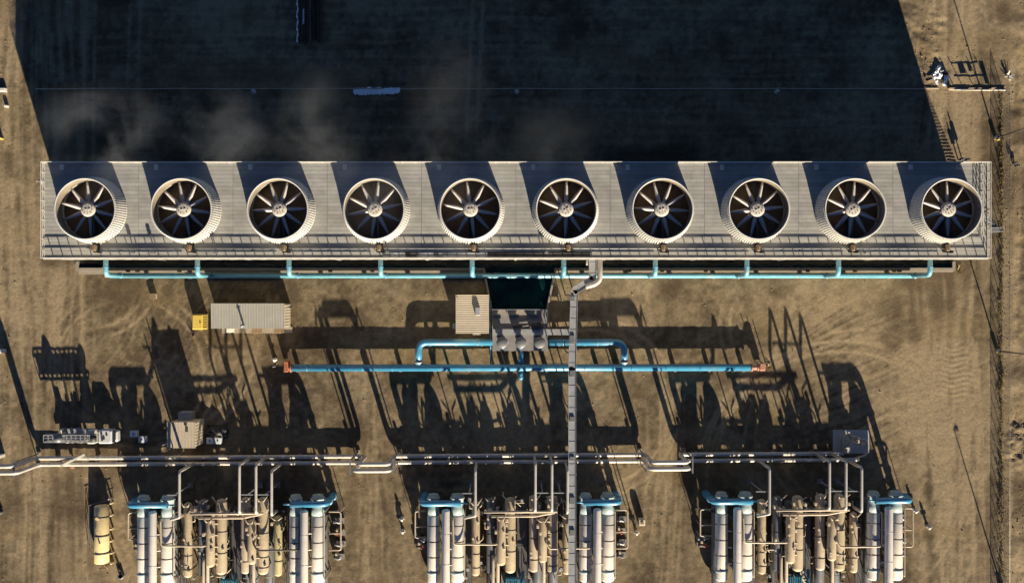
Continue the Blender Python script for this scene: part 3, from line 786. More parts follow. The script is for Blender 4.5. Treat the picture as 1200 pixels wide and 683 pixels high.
# ------------------------------------------------------------------ buildings
def corr_roof(m, x0, x1, y0, y1, z0, z1, pitch, along='y'):
    """standing ribs on a sheet; ribs run along y (or x), z0 at y0 and z1 at y1"""
    if along == 'y':
        m.add([(x0, y0, z0 - 0.1), (x1, y0, z0 - 0.1), (x1, y1, z1 - 0.1), (x0, y1, z1 - 0.1), (x0, y0, z0), (x1, y0, z0), (x1, y1, z1), (x0, y1, z1)], [(3, 2, 1, 0), (4, 5, 6, 7), (0, 1, 5, 4), (1, 2, 6, 5), (2, 3, 7, 6), (3, 0, 4, 7)])
        n = int((x1 - x0) / pitch)
        for k in range(n + 1):
            xx = x0 + 0.05 + k * (x1 - x0 - 0.1) / n
            m.add([(xx - 0.06, y0, z0), (xx + 0.06, y0, z0), (xx, y0, z0 + 0.07), (xx - 0.06, y1, z1), (xx + 0.06, y1, z1), (xx, y1, z1 + 0.07)], [(0, 1, 2), (5, 4, 3), (1, 4, 5, 2), (3, 0, 2, 5)])
    else:
        m.add([(x0, y0, z0 - 0.1), (x1, y0, z0 - 0.1), (x1, y1, z1 - 0.1), (x0, y1, z1 - 0.1), (x0, y0, z0), (x1, y0, z0), (x1, y1, z1), (x0, y1, z1)], [(3, 2, 1, 0), (4, 5, 6, 7), (0, 1, 5, 4), (1, 2, 6, 5), (2, 3, 7, 6), (3, 0, 4, 7)])
        n = int((y1 - y0) / pitch)
        for k in range(n + 1):
            t = (0.05 + k * (y1 - y0 - 0.1) / n) / (y1 - y0); yy = y0 + t * (y1 - y0); zz = z0 + t * (z1 - z0)
            m.add([(x0, yy - 0.06, zz), (x0, yy + 0.06, zz), (x0, yy, zz + 0.045), (x1, yy - 0.06, zz), (x1, yy + 0.06, zz), (x1, yy, zz + 0.045)], [(2, 1, 0), (3, 4, 5), (2, 5, 4, 1), (0, 3, 5, 2)])
def ribbed_wall(m, x0, x1, y0, y1, z0, z1):
    m.box(x0, x1, y0, y1, z0, z1)
    for (a, b, fx) in ((x0, x1, True), (y0, y1, False)):
        n = int((b - a) / 0.45)
        for k in range(n):
            t = a + (k + 0.5) * (b - a) / n
            if fx:
                for yy, s in ((y0, -1), (y1, 1)): m.box(t - 0.08, t + 0.08, yy + min(0, s * 0.04), yy + max(0, s * 0.04), z0, z1 - 0.01)
            else:
                for xx, s in ((x0, -1), (x1, 1)): m.box(xx + min(0, s * 0.04), xx + max(0, s * 0.04), t - 0.08, t + 0.08, z0, z1 - 0.01)
# electrical building with ribbed grey-green roof
zb = 4.7
b1 = thing('electrical_building', 'long cream building with ribbed grey roof between the tower and the yard', 'building', (X(293, zb), Y(371, zb), 0))
bx0, bx1, by0, by1 = X(247, zb), X(333, zb), Y(385, zb), Y(355.5, zb)
m = MB(); ribbed_wall(m, bx0 + 0.15, bx1 - 0.15, by0 + 0.15, by1 - 0.15, 0, zb - 0.22); m.build('wall', M_cream, b1)
m = MB(); corr_roof(m, bx0, bx1, by0, by1, zb - 0.12, zb + 0.0, 0.42); rf = m.build('roof', M_roofg, b1)
m = MB(); m.cyl((X(285.5, zb), Y(381.5, zb), zb - 0.1), (X(285.5, zb), Y(381.5, zb), zb + 0.95), 0.16, n=10); m.prof([((X(285.5, zb), Y(381.5, zb), zb + 0.95), 0.3), ((X(285.5, zb), Y(381.5, zb), zb + 1.15), 0.05)], 10); m.build('roof_vent', M_lgrey, rf)
m = MB(); m.box(bx0 + 0.3, bx1 + 0.2, by0 - 0.95, by0 + 0.1, 0.0, 0.12); m.build('walk_slab', M_conc, b1)
for pa in (296, 322.5):
    m = MB(); m.bbox(X(pa, 2.5), X(pa + 7, 2.5), by0 - 0.85, by0 + 0.1, 0.5, 3.0, 0.05)
    for k in range(5): m.box(X(pa + 0.6, 2.5), X(pa + 6.4, 2.5), by0 - 0.89, by0 - 0.85, 0.8 + k * 0.35, 1.0 + k * 0.35)
    m.build('air_conditioner', M_brown, b1)
m = MB(); m.box(X(269), X(276), by0 + 0.02, by0 + 0.1, 0.12, 2.4); m.build('door', M_lgrey, b1)
m = MB(); m.bbox(X(268.5), X(275), by0 - 0.75, by0 - 0.1, 0.12, 1.5, 0.05); m.build('cabinet', M_fascia, b1)
m = MB(); m.bar((bx1 - 0.05, Y(360, zb), 2.6), (bx1 + 0.6, Y(360, zb), 2.7), 0.12); m.bbox(bx1 + 0.3, bx1 + 0.75, Y(361.5, zb), Y(358.5, zb), 2.4, 2.7, 0.04); m.build('wall_lamp', M_dark, b1)
# control hut beside the sump
zb = 3.3
b2 = thing('chemical_shed', 'small cream shed with corrugated roof on the left bank of the sump', 'building', (X(553, zb), Y(368, zb), 0))
bx0, bx1, by0, by1 = X(534, zb), X(573, zb), Y(390.5, zb), Y(345.5, zb)
m = MB(); ribbed_wall(m, bx0 + 0.12, bx1 - 0.12, by0 + 0.12, by1 - 0.12, 0, zb - 0.2); m.build('wall', M_cream, b2)
m = MB(); corr_roof(m, bx0, bx1, by0, by1, zb - 0.15, zb, 0.36, 'x'); rf = m.build('roof', M_roofc, b2)
m = MB(); m.bbox(X(557, zb), X(562.5, zb), Y(369.5, zb), Y(360, zb), zb - 0.08, zb + 0.65, 0.06); m.build('roof_unit', M_lgrey, rf)
m = MB(); m.bbox(X(554, 1.5), X(563, 1.5), by0 - 0.4, by0 + 0.1, 0.2, 1.6, 0.04); m.build('wall_unit', M_fascia, b2)
m = MB(); m.bbox(X(530.5, 1), X(534, 1), Y(385, 1), Y(379, 1), 0.0, 1.2, 0.04); m.build('side_cabinet', M_fascia, b2)
m = MB(); m.bar((X(536, zb), Y(348.5, zb), zb), (X(536, zb), Y(348.5, zb), zb + 1.3), 0.1); m.build('antenna', M_dark, rf)
# metering shed near the pipe rack
zb = 4.75
b3 = thing('metering_shed', 'small cream metal shed with lean-to roof north of the twin pipes', 'building', (X(212, zb), Y(509, zb), 0))
bx0, bx1, by0, by1 = X(195.5, zb), X(228.5, zb), Y(525, zb), Y(494.5, zb)
m = MB(); ribbed_wall(m, bx0 + 0.12, bx1 - 0.12, by0 + 0.12, by1 - 0.12, 0, zb - 0.2); m.build('wall', M_cream, b3)
m = MB(); corr_roof(m, bx0, bx1, by0, by1, zb - 0.1, zb, 0.45); rf = m.build('roof', M_roofc, b3)
m = MB(); m.bbox(X(209, 2), X(224, 2), Y(490, 0) , Y(481, 0), 0.0, 2.2, 0.06); m.build('air_conditioner', M_lgrey, b3)
m = MB(); m.bar((X(202.5, zb), Y(524.2, zb), zb - 0.1), (X(202.5, zb), Y(524.2, zb), zb + 1.9), 0.16); m.build('antenna', M_dark, rf)
m = MB(); m.bar((X(219, zb), Y(502, zb), zb), (X(219, zb), Y(502, zb), zb + 0.5), 0.12); m.bbox(X(218, zb), X(221, zb), Y(505.5, zb), Y(499, zb), zb + 0.3, zb + 0.45, 0.03); m.build('roof_vent', M_dark, rf)
m = MB(); m.bar((bx0 - 0.35, by0 + 0.6, 0), (bx0 - 0.35, by0 + 0.6, 5.7), 0.14); m.build('mast', M_lgrey, b3)

# yellow container beside the electrical building
zb = 2.3
yc = thing('yellow_container', 'bright yellow steel container at the left end of the long cream building', 'container', (X(232, zb), Y(377, zb), 0))
x0, x1, y0, y1 = X(225, zb), X(237.5, zb), Y(386, zb), Y(368.5, zb)
m = MB(); m.bbox(x0, x1, y0, y1, 0.15, zb, 0.06)
for k in range(6): m.box(x1, x1 + 0.05, y0 + 0.1 + k * 0.4, y0 + 0.3 + k * 0.4, 0.2, zb - 0.1); m.box(x0 + 0.1 + k * 0.28, x0 + 0.25 + k * 0.28, y0 - 0.05, y0, 0.2, zb - 0.1)
m.build('body', M_yellow2, yc)
m = MB(); m.bbox(x0 + 0.12, x1 - 0.12, y0 + 0.12, y1 - 0.12, zb, zb + 0.08, 0.03); m.build('lid', M_yellow2, yc)
m = MB(); m.box(x1 - 0.45, x1 - 0.3, (y0 + y1) / 2 - 0.2, (y0 + y1) / 2 + 0.1, zb + 0.08, zb + 0.16); m.build('handle', M_dark, yc)
m = MB(); m.box(x0 - 0.05, x1 + 0.1, y0 - 0.1, y1 + 0.05, 0, 0.14); m.build('skid', M_conc, yc)
def clump(name, label, px, py, r=0.4, h=0.6, mt=None, cat='shrub'):
    m = MB()
    for k in range(34):
        a = random.uniform(0, 6.28); rr = random.uniform(0, r) ; b_ = Vector((X(px) + rr * 0.4 * math.cos(a), Y(py) + rr * 0.4 * math.sin(a), 0)); e = Vector((X(px) + r * 1.2 * math.cos(a) * random.uniform(.4, 1), Y(py) + r * 1.2 * math.sin(a) * random.uniform(.4, 1), h * random.uniform(.4, 1)))
        m.bar(b_, e, 0.05, 0.03)
    o = m.build(name, mt or M_weed); tag(o, label, cat)
clump('dry_weed', 'small dark weed clump at the foot of the yellow container', 226.5, 391, 0.5, 0.5, M_timber)
clump('dry_weed', 'yellow dry weed clump at the right end of the tower basin', 1123, 317, 0.9, 0.6)
clump('dry_weed', 'yellow weed tuft beside the salmon valve of the water main', 901, 430, 0.6, 0.5)
# ------------------------------------------------------------------ twin steam pipes across the yard
TW = -0.006
def ty(px, py): return py + TW * (px - 600)
zl, zo = 1.1, 8.0
for k, (py, nm) in enumerate(((532.0, 'northern'), (539.3, 'southern'))):
    t = thing('steam_pipe', 'long pale jacketed pipe, the %s of the twin pipes with raised road crossings' % nm, 'pipe', (0, Y(py), 0), 'twin steam pipes')
    off = 4.5 if k == 0 else 0.0
    def Q(px, z): return Vector((X(px), Y(ty(px, py)), z))
    rp = 0.33
    e1 = 985 if k == 0 else 1003
    MB().pipe([Q(-60, zo), Q(50 - off, zo), Q(50 - off, zl), Q(425 + off, zl), Q(425 + off, zo), Q(464 - off * 0.2, zo), Q(464 - off * 0.2, zl), Q(754 + off * .3, zl), Q(754 + off * .3, zo), Q(797 - off * .4, zo), Q(797 - off * .4, zl), Q(e1, zl)], rp, 0.75, 14).build('pipe', M_alu, t)
    m = MB()
    for px in list(range(62, 420, 19)) + list(range(474, 750, 19)) + list(range(806, 980, 19)):
        c = Q(px, zl); m.ring(c, (1, 0, 0), rp, 0.025, 0.06, 14)
    m.split('jacket_band', M_lgrey, t)
    m = MB()
    for px in list(range(70, 420, 47)) + list(range(480, 750, 45)) + list(range(815, 980, 45)):
        c = Q(px, zl); m.box(c.x - 0.2, c.x + 0.2, c.y - 0.36, c.y + 0.36, -0.1, 0.55); m.box(c.x - 0.08, c.x + 0.08, c.y - 0.25, c.y + 0.25, 0.55, 0.82)
    m.split('support', M_concg, t)
    m = MB()
    for px in (110, 146, 150, 199, 240, 252, 335, 368, 415, 473, 480, 530, 534, 640, 700, 745, 806, 812, 860, 900, 925):
        if (px + k) % 3 == 0: continue
        c = Q(px + 2 * k, zl); m.bbox(c.x - 0.22, c.x + 0.22, c.y - 0.18, c.y + 0.18, zl + 0.25, zl + 0.75, 0.05)
    m.stuff('vent_valve', M_fascia, t)
# goal-post frames that carry the raised crossings
for px, side in ((46, 'far left crossing'), (420, 'left end of the left lane crossing'), (468, 'right end of the left lane crossing'), (750, 'left end of the right lane crossing'), (801, 'right end of the right lane crossing')):
    yy = Y(ty(px, 535.5)); xx = X(px)
    t = thing('crossing_frame', 'steel goal-post frame under the twin pipes at the ' + side, 'pipe support', (xx, yy, 0), 'pipe crossing frames')
    for s in (-1, 1):
        MB().bar((xx, yy + s * 1.05, 0), (xx, yy + s * 1.05, zo - 0.45), 0.16).build('post', M_grey, t)
        MB().box(xx - 0.3, xx + 0.3, yy + s * 1.05 - 0.3, yy + s * 1.05 + 0.3, -0.1, 0.3).build('footing', M_conc, t)
    MB().bar((xx, yy - 1.3, zo - 0.4), (xx, yy + 1.3, zo - 0.4), 0.2).build('beam', M_grey, t)
# valve skid on a pad at the right end of the twin pipes
o = MB().box(X(976), X(1018), Y(531), Y(503.5), -0.2, 0.16).build('concrete_pad', mat('pale_concrete', (0.46, 0.45, 0.44), 0.85, 0, 0.12, 0.7)); tag(o, kind='structure')
t = thing('valve_skid', 'valve skid with looped pipe on grey pad ending the twin pipes', 'valve skid', (X(995), Y(518), 0.16))
m = MB(); m.pipe([P(985.5, 529.5, 1.1), P(985.5, 508, 1.1), P(1000, 511, 1.1), P(1015, 516, 1.1), P(1016, 533, 1.1), P(1002, 536.8, 1.1)], 0.17, 0.6); m.build('loop_pipe', M_tanp, t)
m = MB(); m.pipe([P(988, 525, 1.5), P(988, 512, 1.5), P(996, 508, 1.5)], 0.13); m.pipe([P(991, 524, 0.8), P(999, 514, 1.3), P(1010, 520, 1.2)], 0.11)
for (px, py) in ((987, 526), (987, 514), (996, 511), (1001, 515), (1008, 519)): m.bbox(X(px) - 0.3, X(px) + 0.3, Y(py) - 0.3, Y(py) + 0.3, 0.5, 1.6, 0.08)
m.build('valve_train', M_tanp, t)
m = MB()
for (px, py) in ((987, 520), (1000, 517), (1012, 517), (1015, 527)): m.bar((X(px), Y(py), 0.16), (X(px), Y(py), 1.0), 0.12)
m.split('stand', M_grey, t)

# ------------------------------------------------------------------ process units
CEN = {'left': 280.7, 'middle': 609.7, 'right': 936.7}
NAMES = ('left', 'middle', 'right')
def process_unit(un):
    dx = CEN[un] - 609.7                            # offset in ground pixels from the middle unit
    UL = un + ' process unit'
    def U(px, py, z):
        xp = 600 + (px - 600) * (1 - z / HC) + dx
        yp = 341.5 + (py - 341.5) * (1 - z / HC) + TW * (xp - 600)
        return Vector(((xp - 600) * G, (341.5 - yp) * G, z))
    rnd = random.Random(NAMES.index(un) * 17 + 3)
    def legs(t, px, pys, z, r, mt=M_grey):
        for py in pys:
            c = U(px, py, z); zt = z - r * 0.75
            for s in (-1, 1):
                MB().bar((c.x + s * r * 0.7, c.y, -0.05), (c.x + s * r * 0.7, c.y, zt), 0.18).build('leg', mt, t)
            m = MB(); m.box(c.x - r * 0.95, c.x + r * 0.95, c.y - 0.16, c.y + 0.16, zt, zt + 0.28)
            m.bar((c.x - r * 0.7, c.y, 0.4), (c.x + r * 0.7, c.y, zt - 0.2), 0.08); m.split('saddle', mt, t)
    # --- white exchangers with grey-green channel heads
    for nm, px, r in (('outer left', 508, 0.98), ('inner left', 536, 1.08), ('inner right', 686, 0.98), ('outer right', 712, 1.08)):
        z = 4.6; ya, yb = 577.5, 682
        a = U(px, ya, z); b = U(px, yb, z); neck = U(px, 600, z)
        t = thing('heat_exchanger', 'white banded horizontal heat exchanger, %s one of the %s' % (nm, UL), 'heat exchanger', (a.x, (a.y + b.y) / 2, 0), 'white heat exchangers')
        m = MB(); m.vessel(neck, b, r, 0.45, 24); m.build('shell', M_white, t)
        m = MB(); d = Vector((0, -1, 0)); m.prof([(a, r * 0.55), (a + d * 0.06, r * 0.8), (a + d * 0.5, r * 0.9), (a + d * 0.55, r * 1.06), (a + d * 0.75, r * 1.06), (a + d * 0.8, r * 0.9), (a + d * 2.2, r * 0.9), (neck + d * 0.2, r * 1.0)], 24)
        m.build('channel_head', M_ggrey, t)
        m = MB()
        for py in (614.5, 633, 651): m.ring(U(px, py, z), d, r, 0.03, 0.16, 24)
        m.split('band', M_band, t)
        m = MB(); m.ring(U(px, 669, z), d, r, 0.05, 0.5, 24); m.build('wide_band', M_ggrey, t)
        m = MB()
        for py in (622, 641, 660):
            c = U(px, py, z); s = 1 if px in (508, 686) else -1
            m.pipe([c + Vector((s * r * 0.7, 0, 0.5)), c + Vector((s * (r + 0.45), 0, 0.9))], 0.1, n=8)
        m.stuff('nozzle', M_white, t)
        legs(t, px, (592, 634, 676), z, r)
    # --- white vapour pipes lying between each pair
    for nm, px in (('left', 522.5), ('right', 700)):
        z = 6.4; a = U(px, 595.5, z); b = U(px, 745, z)
        t = thing('vapour_pipe', 'thick white vapour pipe above the %s pair of exchangers, %s' % (nm, UL), 'pipe', (a.x, a.y, 0), 'white vapour pipes')
        m = MB(); m.vessel(a, b, 0.62, 0.6, 20); m.build('pipe', M_white, t)
        m = MB()
        for py in (625, 660, 695): m.ring(U(px, py, z), (0, 1, 0), 0.62, 0.02, 0.08, 20)
        m.split('seam', M_lgrey, t)
        m = MB()
        for py in (612, 668):
            c = U(px, py, z)
            for s in (-1, 1): m.bar((c.x + s * 0.4, c.y, -0.05), (c.x + s * 0.4, c.y, z - 0.4), 0.15)
        m.split('post', M_grey, t)
    # --- blue headers with a drop leg at the outer end
    for nm, pa, pb, out in (('left', 494.5, 540, 494.5), ('right', 726, 684, 726)):
        z = 6.4; a = U(pa, 589, z); b = U(pb, 589, z)
        t = thing('water_header', 'bright blue water header with drop leg across the %s exchangers, %s' % (nm, UL), 'pipe', (a.x, a.y, 0), 'blue water headers')
        MB().pipe([(a.x, a.y, 0), a, b], 0.5, 1.0, 18).build('pipe', M_blue, t)
        s = 1 if b.x > a.x else -1
        MB().cyl(b, b + Vector((s * 1.1, 0, 0)), 0.13, n=8).build('end_line', M_blue, t)
        m = MB()
        for px in ((508, 536) if nm == 'left' else (686, 712)):
            c = U(px, 589, z); m.cyl((c.x, c.y, 5.3), (c.x, c.y, 6.2), 0.34, n=14); m.ring((c.x, c.y, 5.62), (0, 0, 1), 0.34, 0.1, 0.12, 14)
        m.split('branch', M_blue, t)
        m = MB(); m.ring((a.x, a.y, 1.2), (0, 0, 1), 0.5, 0.14, 0.16); m.ring((a.x, a.y, 4.2), (0, 0, 1), 0.5, 0.14, 0.16); m.split('flange', M_blue, t)
    # --- tan, grey and olive drums in the middle
    drums = [('slim tan drum left of the grey drum', 557.5, 586, 674, 3.6, 0.66, M_tan, (648, 664)),
             ('grey drum on the left of the tan pair', 575.5, 582, 672, 3.6, 0.75, M_grey, (600, 625, 650)),
             ('short raised tan drum, left pair', 587.5, 604, 662, 5.2, 0.70, M_tan, ()),
             ('long tan drum, left pair', 598, 582, 671, 4.2, 0.86, M_tan, (620, 645)),
             ('long grey-tan drum, right pair', 625.5, 580, 670, 3.8, 0.76, M_tanp, (605, 630, 655)),
             ('short raised tan drum, right pair', 636, 606, 659, 5.2, 0.68, M_tan, ()),
             ('long tan drum, right pair', 647, 580, 671, 4.2, 0.86, M_tan if un != 'middle' else M_tanp, (622, 650, 662)),
             ('slim drum right of the tan pairs', 664, 602, 673, 4.0, 0.64, M_olive if un == 'left' else M_tan, (606, 655))]
    for (nm, px, ya, yb, z, r, mt, bands) in drums:
        a = U(px, ya, z); b = U(px, yb, z)
        t = thing('process_drum', '%s in the %s' % (nm, UL), 'drum', (a.x, (a.y + b.y) / 2, 0), 'process drums')
        m = MB(); m.vessel(a, b, r, 0.7, 20); m.build('shell', mt, t)
        if bands:
            m = MB()
            for py in bands: m.ring(U(px, py, z), (0, 1, 0), r, 0.04, 0.14, 20)
            m.split('band', M_band, t)
        # nozzles at the north head
        m = MB()
        for s in (-1, 1):
            c = a + Vector((s * r * 0.4, -0.5, r * 0.6)); m.pipe([c, c + Vector((0, 0, 0.7)), c + Vector((s * rnd.uniform(0.3, 1.0), rnd.uniform(0.5, 1.2), 0.9))], 0.1, n=8)
            q = c + Vector((s * rnd.uniform(0.2, 0.8), -rnd.uniform(0.6, 2.0), rnd.uniform(0.2, 0.6))); m.bbox(q.x - 0.2, q.x + 0.2, q.y - 0.25, q.y + 0.25, q.z - 0.4, q.z + 0.3, 0.05)
        for k in range(3):
            c = U(px, ya + (yb - ya) * rnd.uniform(0.2, 0.9), z) + Vector((rnd.choice((-1, 1)) * r * 0.6, 0, r * 0.7))
            m.cyl(c, c + Vector((0, 0, 0.35)), 0.13, n=8); m.ring(c + Vector((0, 0, 0.32)), (0, 0, 1), 0.13, 0.09, 0.08, 8)
        m.stuff('nozzle', M_tanp, t)
        legs(t, px, (ya + 12, (ya + yb) / 2 + 4, yb - 9), z, r)
    # rungs between raised and long drums
    for nm, xa, xb in (('left', 589.5, 596), ('right', 638, 645)):
        o = None
        a0 = U((xa + xb) / 2, 630, 5.0)
        t = thing('cross_pipes', 'set of short cross pipes linking the %s tan drums, %s' % (nm, UL), 'pipe', (a0.x, a0.y, 4.6), 'cross pipe sets')
        for py in (611, 624.5, 638, 651.5):
            MB().pipe([U(xa, py, 5.35), U(xb, py, 4.9)], 0.13, n=8).build('rung', M_tanp, t)
    # outlet pipes running south from the raised drums
    for nm, px, y0_ in (('left', 583.5, 632), ('right', 637.3, 640)):
        a = U(px, y0_, 4.6)
        t = thing('outlet_pipe', 'pale outlet pipe running out of the picture from the %s raised drum, %s' % (nm, UL), 'pipe', (a.x, a.y, 0), 'outlet pipes')
        MB().pipe([a + Vector((0, 0, 0.6)), U(px, y0_ + 6, 4.9), U(px, 760, 4.9)], 0.26).build('pipe', M_tanp, t)
        m = MB(); c = U(px, 680, 4.9); m.bar((c.x, c.y, 0), (c.x, c.y, 4.6), 0.16); m.split('post', M_grey, t)
        if nm == 'left':
            MB().pipe([U(px - 5.5, 650, 4.3), U(px - 5.5, 655, 4.6), U(px - 5.5, 760, 4.6)], 0.24).build('second_pipe', M_tanp, t)
    # --- manifolds
    zman = 6.7
    a0 = U(610, 599.5, zman)
    t = thing('manifold', 'pair of tan manifold pipes running across the drums of the %s' % UL, 'pipe', (a0.x, a0.y, 0), 'manifolds')
    MB().pipe([U(567, 599.5, zman), U(653, 599.5, zman)], 0.2).build('north_pipe', M_tanp, t)
    MB().pipe([U(576, 604.5, zman - 0.4), U(628, 604.5, zman - 0.4), U(640, 602, zman - 0.1), U(650, 600.5, zman - 0.05)], 0.21).build('south_pipe', M_tanp, t)
    m = MB()
    for px in (572, 604, 618, 641): c = U(px, 602, zman); m.bar((c.x, c.y, 0), (c.x, c.y, zman - 0.35), 0.16); m.bar((c.x, c.y - 0.7, zman - 0.45), (c.x, c.y + 0.7, zman - 0.45), 0.14)
    m.split('post', M_grey, t)
    m = MB()
    for px, zt in ((575.5, 4.3), (597.5, 4.9), (625.5, 4.5), (646.8, 4.9)): c = U(px, 599.5, zman); m.cyl((c.x, c.y, zt), (c.x, c.y, zman), 0.15, n=8)
    m.split('drop', M_tanp, t)
    # --- high feed pipes from the twin pipes
    for nm, px, ys, dst in (('first', 557, 538, 0), ('second', 627.3, 531, 1), ('third', 646.7, 531, 1), ('fourth', 665, 538, 2)):
        z = 7.7; a = U(px, 560, z); yq = 341.5 + (ys - 341.5)
        yr = Y(ty(600 + a.x / G, ys + (1.0 if ys < 535 else 1.3)))
        t = thing('feed_pipe', 'high pale feed pipe from the twin pipes, %s from the left, %s' % (nm, UL), 'pipe', (a.x, yr, 0), 'high feed pipes')
        e = U(px, 602 if dst != 1 else 599, z)
        pts = [(a.x, yr, 1.3), (a.x, yr, z), (a.x, e.y, z)]
        if dst == 0: pts += [(a.x, e.y - 0.2, z), (a.x - 1.7, e.y - 0.8, z - 0.9)]
        if dst == 1: pts += [(a.x, e.y, 6.75)]
        if dst == 2: pts += [(a.x, e.y, 4.6)]
        MB().pipe(pts, 0.22, 0.5).build('pipe', M_alu, t)
    # support bents under the feed pipes
    for nm, cols in (('left', (552,)), ('right', (634, 654))):
        z = 7.3; yy = 566
        c0 = Vector((X(cols[0]) + dx * G, Y(yy + TW * (cols[0] + dx - 600)), 0))
        t = thing('pipe_bent', 'grey steel %s holding up the feed pipes, %s' % ('post' if len(cols) == 1 else 'goal post', UL), 'pipe support', c0, 'feed pipe supports')
        for c in cols:
            xx = X(c) + dx * G
            MB().bar((xx, c0.y, 0), (xx, c0.y, z), 0.16).build('post', M_lgrey, t)
            MB().box(xx - 0.45, xx + 0.45, c0.y - 0.45, c0.y + 0.45, -0.1, 0.25).build('footing', M_concg, t)
        xa = X(cols[0]) + dx * G - 1.0; xb = X(cols[-1]) + dx * G + 1.0
        MB().bar((xa, c0.y, z + 0.06), (xb, c0.y, z + 0.06), 0.14).build('beam', M_lgrey, t)
    # --- bent transfer lines
    z = 5.95
    for nm, pts, mt in (('left', [U(530.5, 606, z), U(531.5, 637, z), U(582, 637.5, z)], M_tanp), ('right', [U(693.5, 604, z), U(693, 642.5, z), U(644, 643, z), U(639, 634, z)], M_band if un == 'left' else M_tanp)):
        t = thing('transfer_line', 'thin L-shaped transfer line from the %s exchangers to the drums, %s' % (nm, UL), 'pipe', (pts[1].x, pts[1].y, 0), 'transfer lines')
        MB().pipe([pts[0] + Vector((0, 0, -1.0))] + pts + [pts[-1] + Vector((0, 0, -0.8))], 0.15, 0.45, 10).build('pipe', mt, t)
        m = MB(); c = (pts[1] + pts[2]) / 2; m.bar((c.x, c.y, 0), (c.x, c.y, z - 0.1), 0.1); m.split('post', M_grey, t)
    # --- slim conduit rails beside the inner exchanger and the outer one
    for nm, px, py0 in (('left', 544.5, 600), ('right', 721, 599)):
        a = U(px, py0, 5.4); b = U(px, 678, 5.4)
        t = thing('conduit', 'slim straight conduit beside the %s exchanger pair of the %s' % (nm, UL), 'conduit', (a.x, a.y, 0), 'slim conduits')
        MB().pipe([(a.x, a.y, 0), a, b, (b.x, b.y, 0)], 0.085, 0.2, 8).build('pipe', M_tanp, t)
    # --- outer pipe cages with pump sets inside
    for nm, xa, xb, ya, yb in (('left', 500, 486.5, 598, 629), ('right', 721.5, 735.5, 598, 643)):
        z = 3.2
        c = U((xa + xb) / 2, (ya + yb) / 2, 0)
        t = thing('pipe_cage', 'thin rectangular pipe loop on the %s flank of the %s' % (nm, UL), 'pipe', c, 'flank pipe loops')
        MB().pipe([U(xa, ya, z), U(xb, ya, z), U(xb, yb, z), U(xa, yb, z)], 0.13, 0.4, 8).build('pipe', M_tanp, t)
        MB().pipe([U(xa, (ya + yb) / 2 + 3, z), U(xb, (ya + yb) / 2 + 3, z)], 0.09, n=8).build('cross_pipe', M_tanp, t)
        m = MB()
        for (px, py) in ((xb, ya), (xb, yb), (xb, (ya + yb) / 2 + 3)): q = U(px, py, z); m.bar((q.x, q.y, 0), (q.x, q.y, z), 0.1)
        m.split('post', M_tanp, t)
        sx = 1 if xb > xa else -1
        for k, (py, ln) in enumerate(((610, 8), (624, 9), (637, 7), (652, 8)) if nm == 'right' else ((632, 7), (640, 6))):
            q = U((xa + xb) / 2 - sx * 0.6 + rnd.uniform(-1, 1), py, 1.0)
            tt = thing('pump_set', 'dark pump set, %s on the %s flank of the %s' % (('north-most', 'second from the north', 'third from the north', 'south-most')[k] if nm == 'right' else ('upper', 'lower')[k], nm, UL), 'pump', (q.x, q.y, 0), 'flank pump sets')
            m = MB(); m.box(q.x - 0.9, q.x + 0.9, q.y - 0.45, q.y + 0.45, -0.05, 0.3); m.build('base', M_concg, tt)
            m = MB(); m.vessel((q.x - 0.8, q.y, 0.75), (q.x + 0.1, q.y, 0.75), 0.36, 0.4, 12); m.build('motor', M_dark if k % 2 else M_grey, tt)
            m = MB(); m.vessel((q.x + 0.2, q.y - 0.35, 0.8), (q.x + 0.2, q.y + 0.4, 0.8), 0.3, 0.5, 12); m.pipe([(q.x + 0.2, q.y, 0.8), (q.x + 0.2, q.y, 1.6 + 0.4 * (k % 2)), (q.x + 0.2 - sx * 0.8, q.y + 0.3, 1.9)], 0.12, n=8)
            m.ring((q.x + 0.2, q.y, 1.3), (0, 0, 1), 0.12, 0.14, 0.08, 10); m.build('volute', M_lgrey if k != 1 else M_rust, tt)
            m = MB(); m.bbox(q.x - 0.45, q.x - 0.05, q.y + 0.4, q.y + 0.8, 0.1, 1.3, 0.04); m.build('starter_box', M_tanp if k % 2 else M_dark, tt)
    # --- turbine and generator set near the picture's lower edge
    c = U(606, 680, 2.0)
    t = thing('generator_set', 'teal blue generator set between the tan drums of the %s' % UL, 'generator', (c.x, c.y, 0), 'generator sets')
    m = MB(); m.box(c.x - 2.6, c.x + 2.6, c.y - 1.9, c.y + 1.0, -0.1, 0.5); m.build('plinth', M_concg, t)
    m = MB(); m.bbox(c.x - 2.0, c.x + 0.5, c.y - 1.5, c.y + 0.7, 0.5, 2.5, 0.2); m.build('housing', M_machine, t)
    m = MB(); m.vessel((c.x + 0.5, c.y - 0.4, 1.5), (c.x + 2.2, c.y - 0.4, 1.5), 0.75, 0.4, 18); m.build('turbine', M_lgrey, t)
    m = MB()
    for k in range(6): m.box(c.x - 1.8 + k * 0.35, c.x - 1.65 + k * 0.35, c.y - 1.3, c.y + 0.5, 2.5, 2.62)
    m.pipe([(c.x + 0.9, c.y - 0.4, 2.1), (c.x + 0.9, c.y - 0.4, 3.4), (c.x + 0.9, c.y + 2.0, 3.4)], 0.25); m.build('fin', M_machine, t)
    # scattered valves, boxes and struts that fill the floor of the unit
    vi = 0
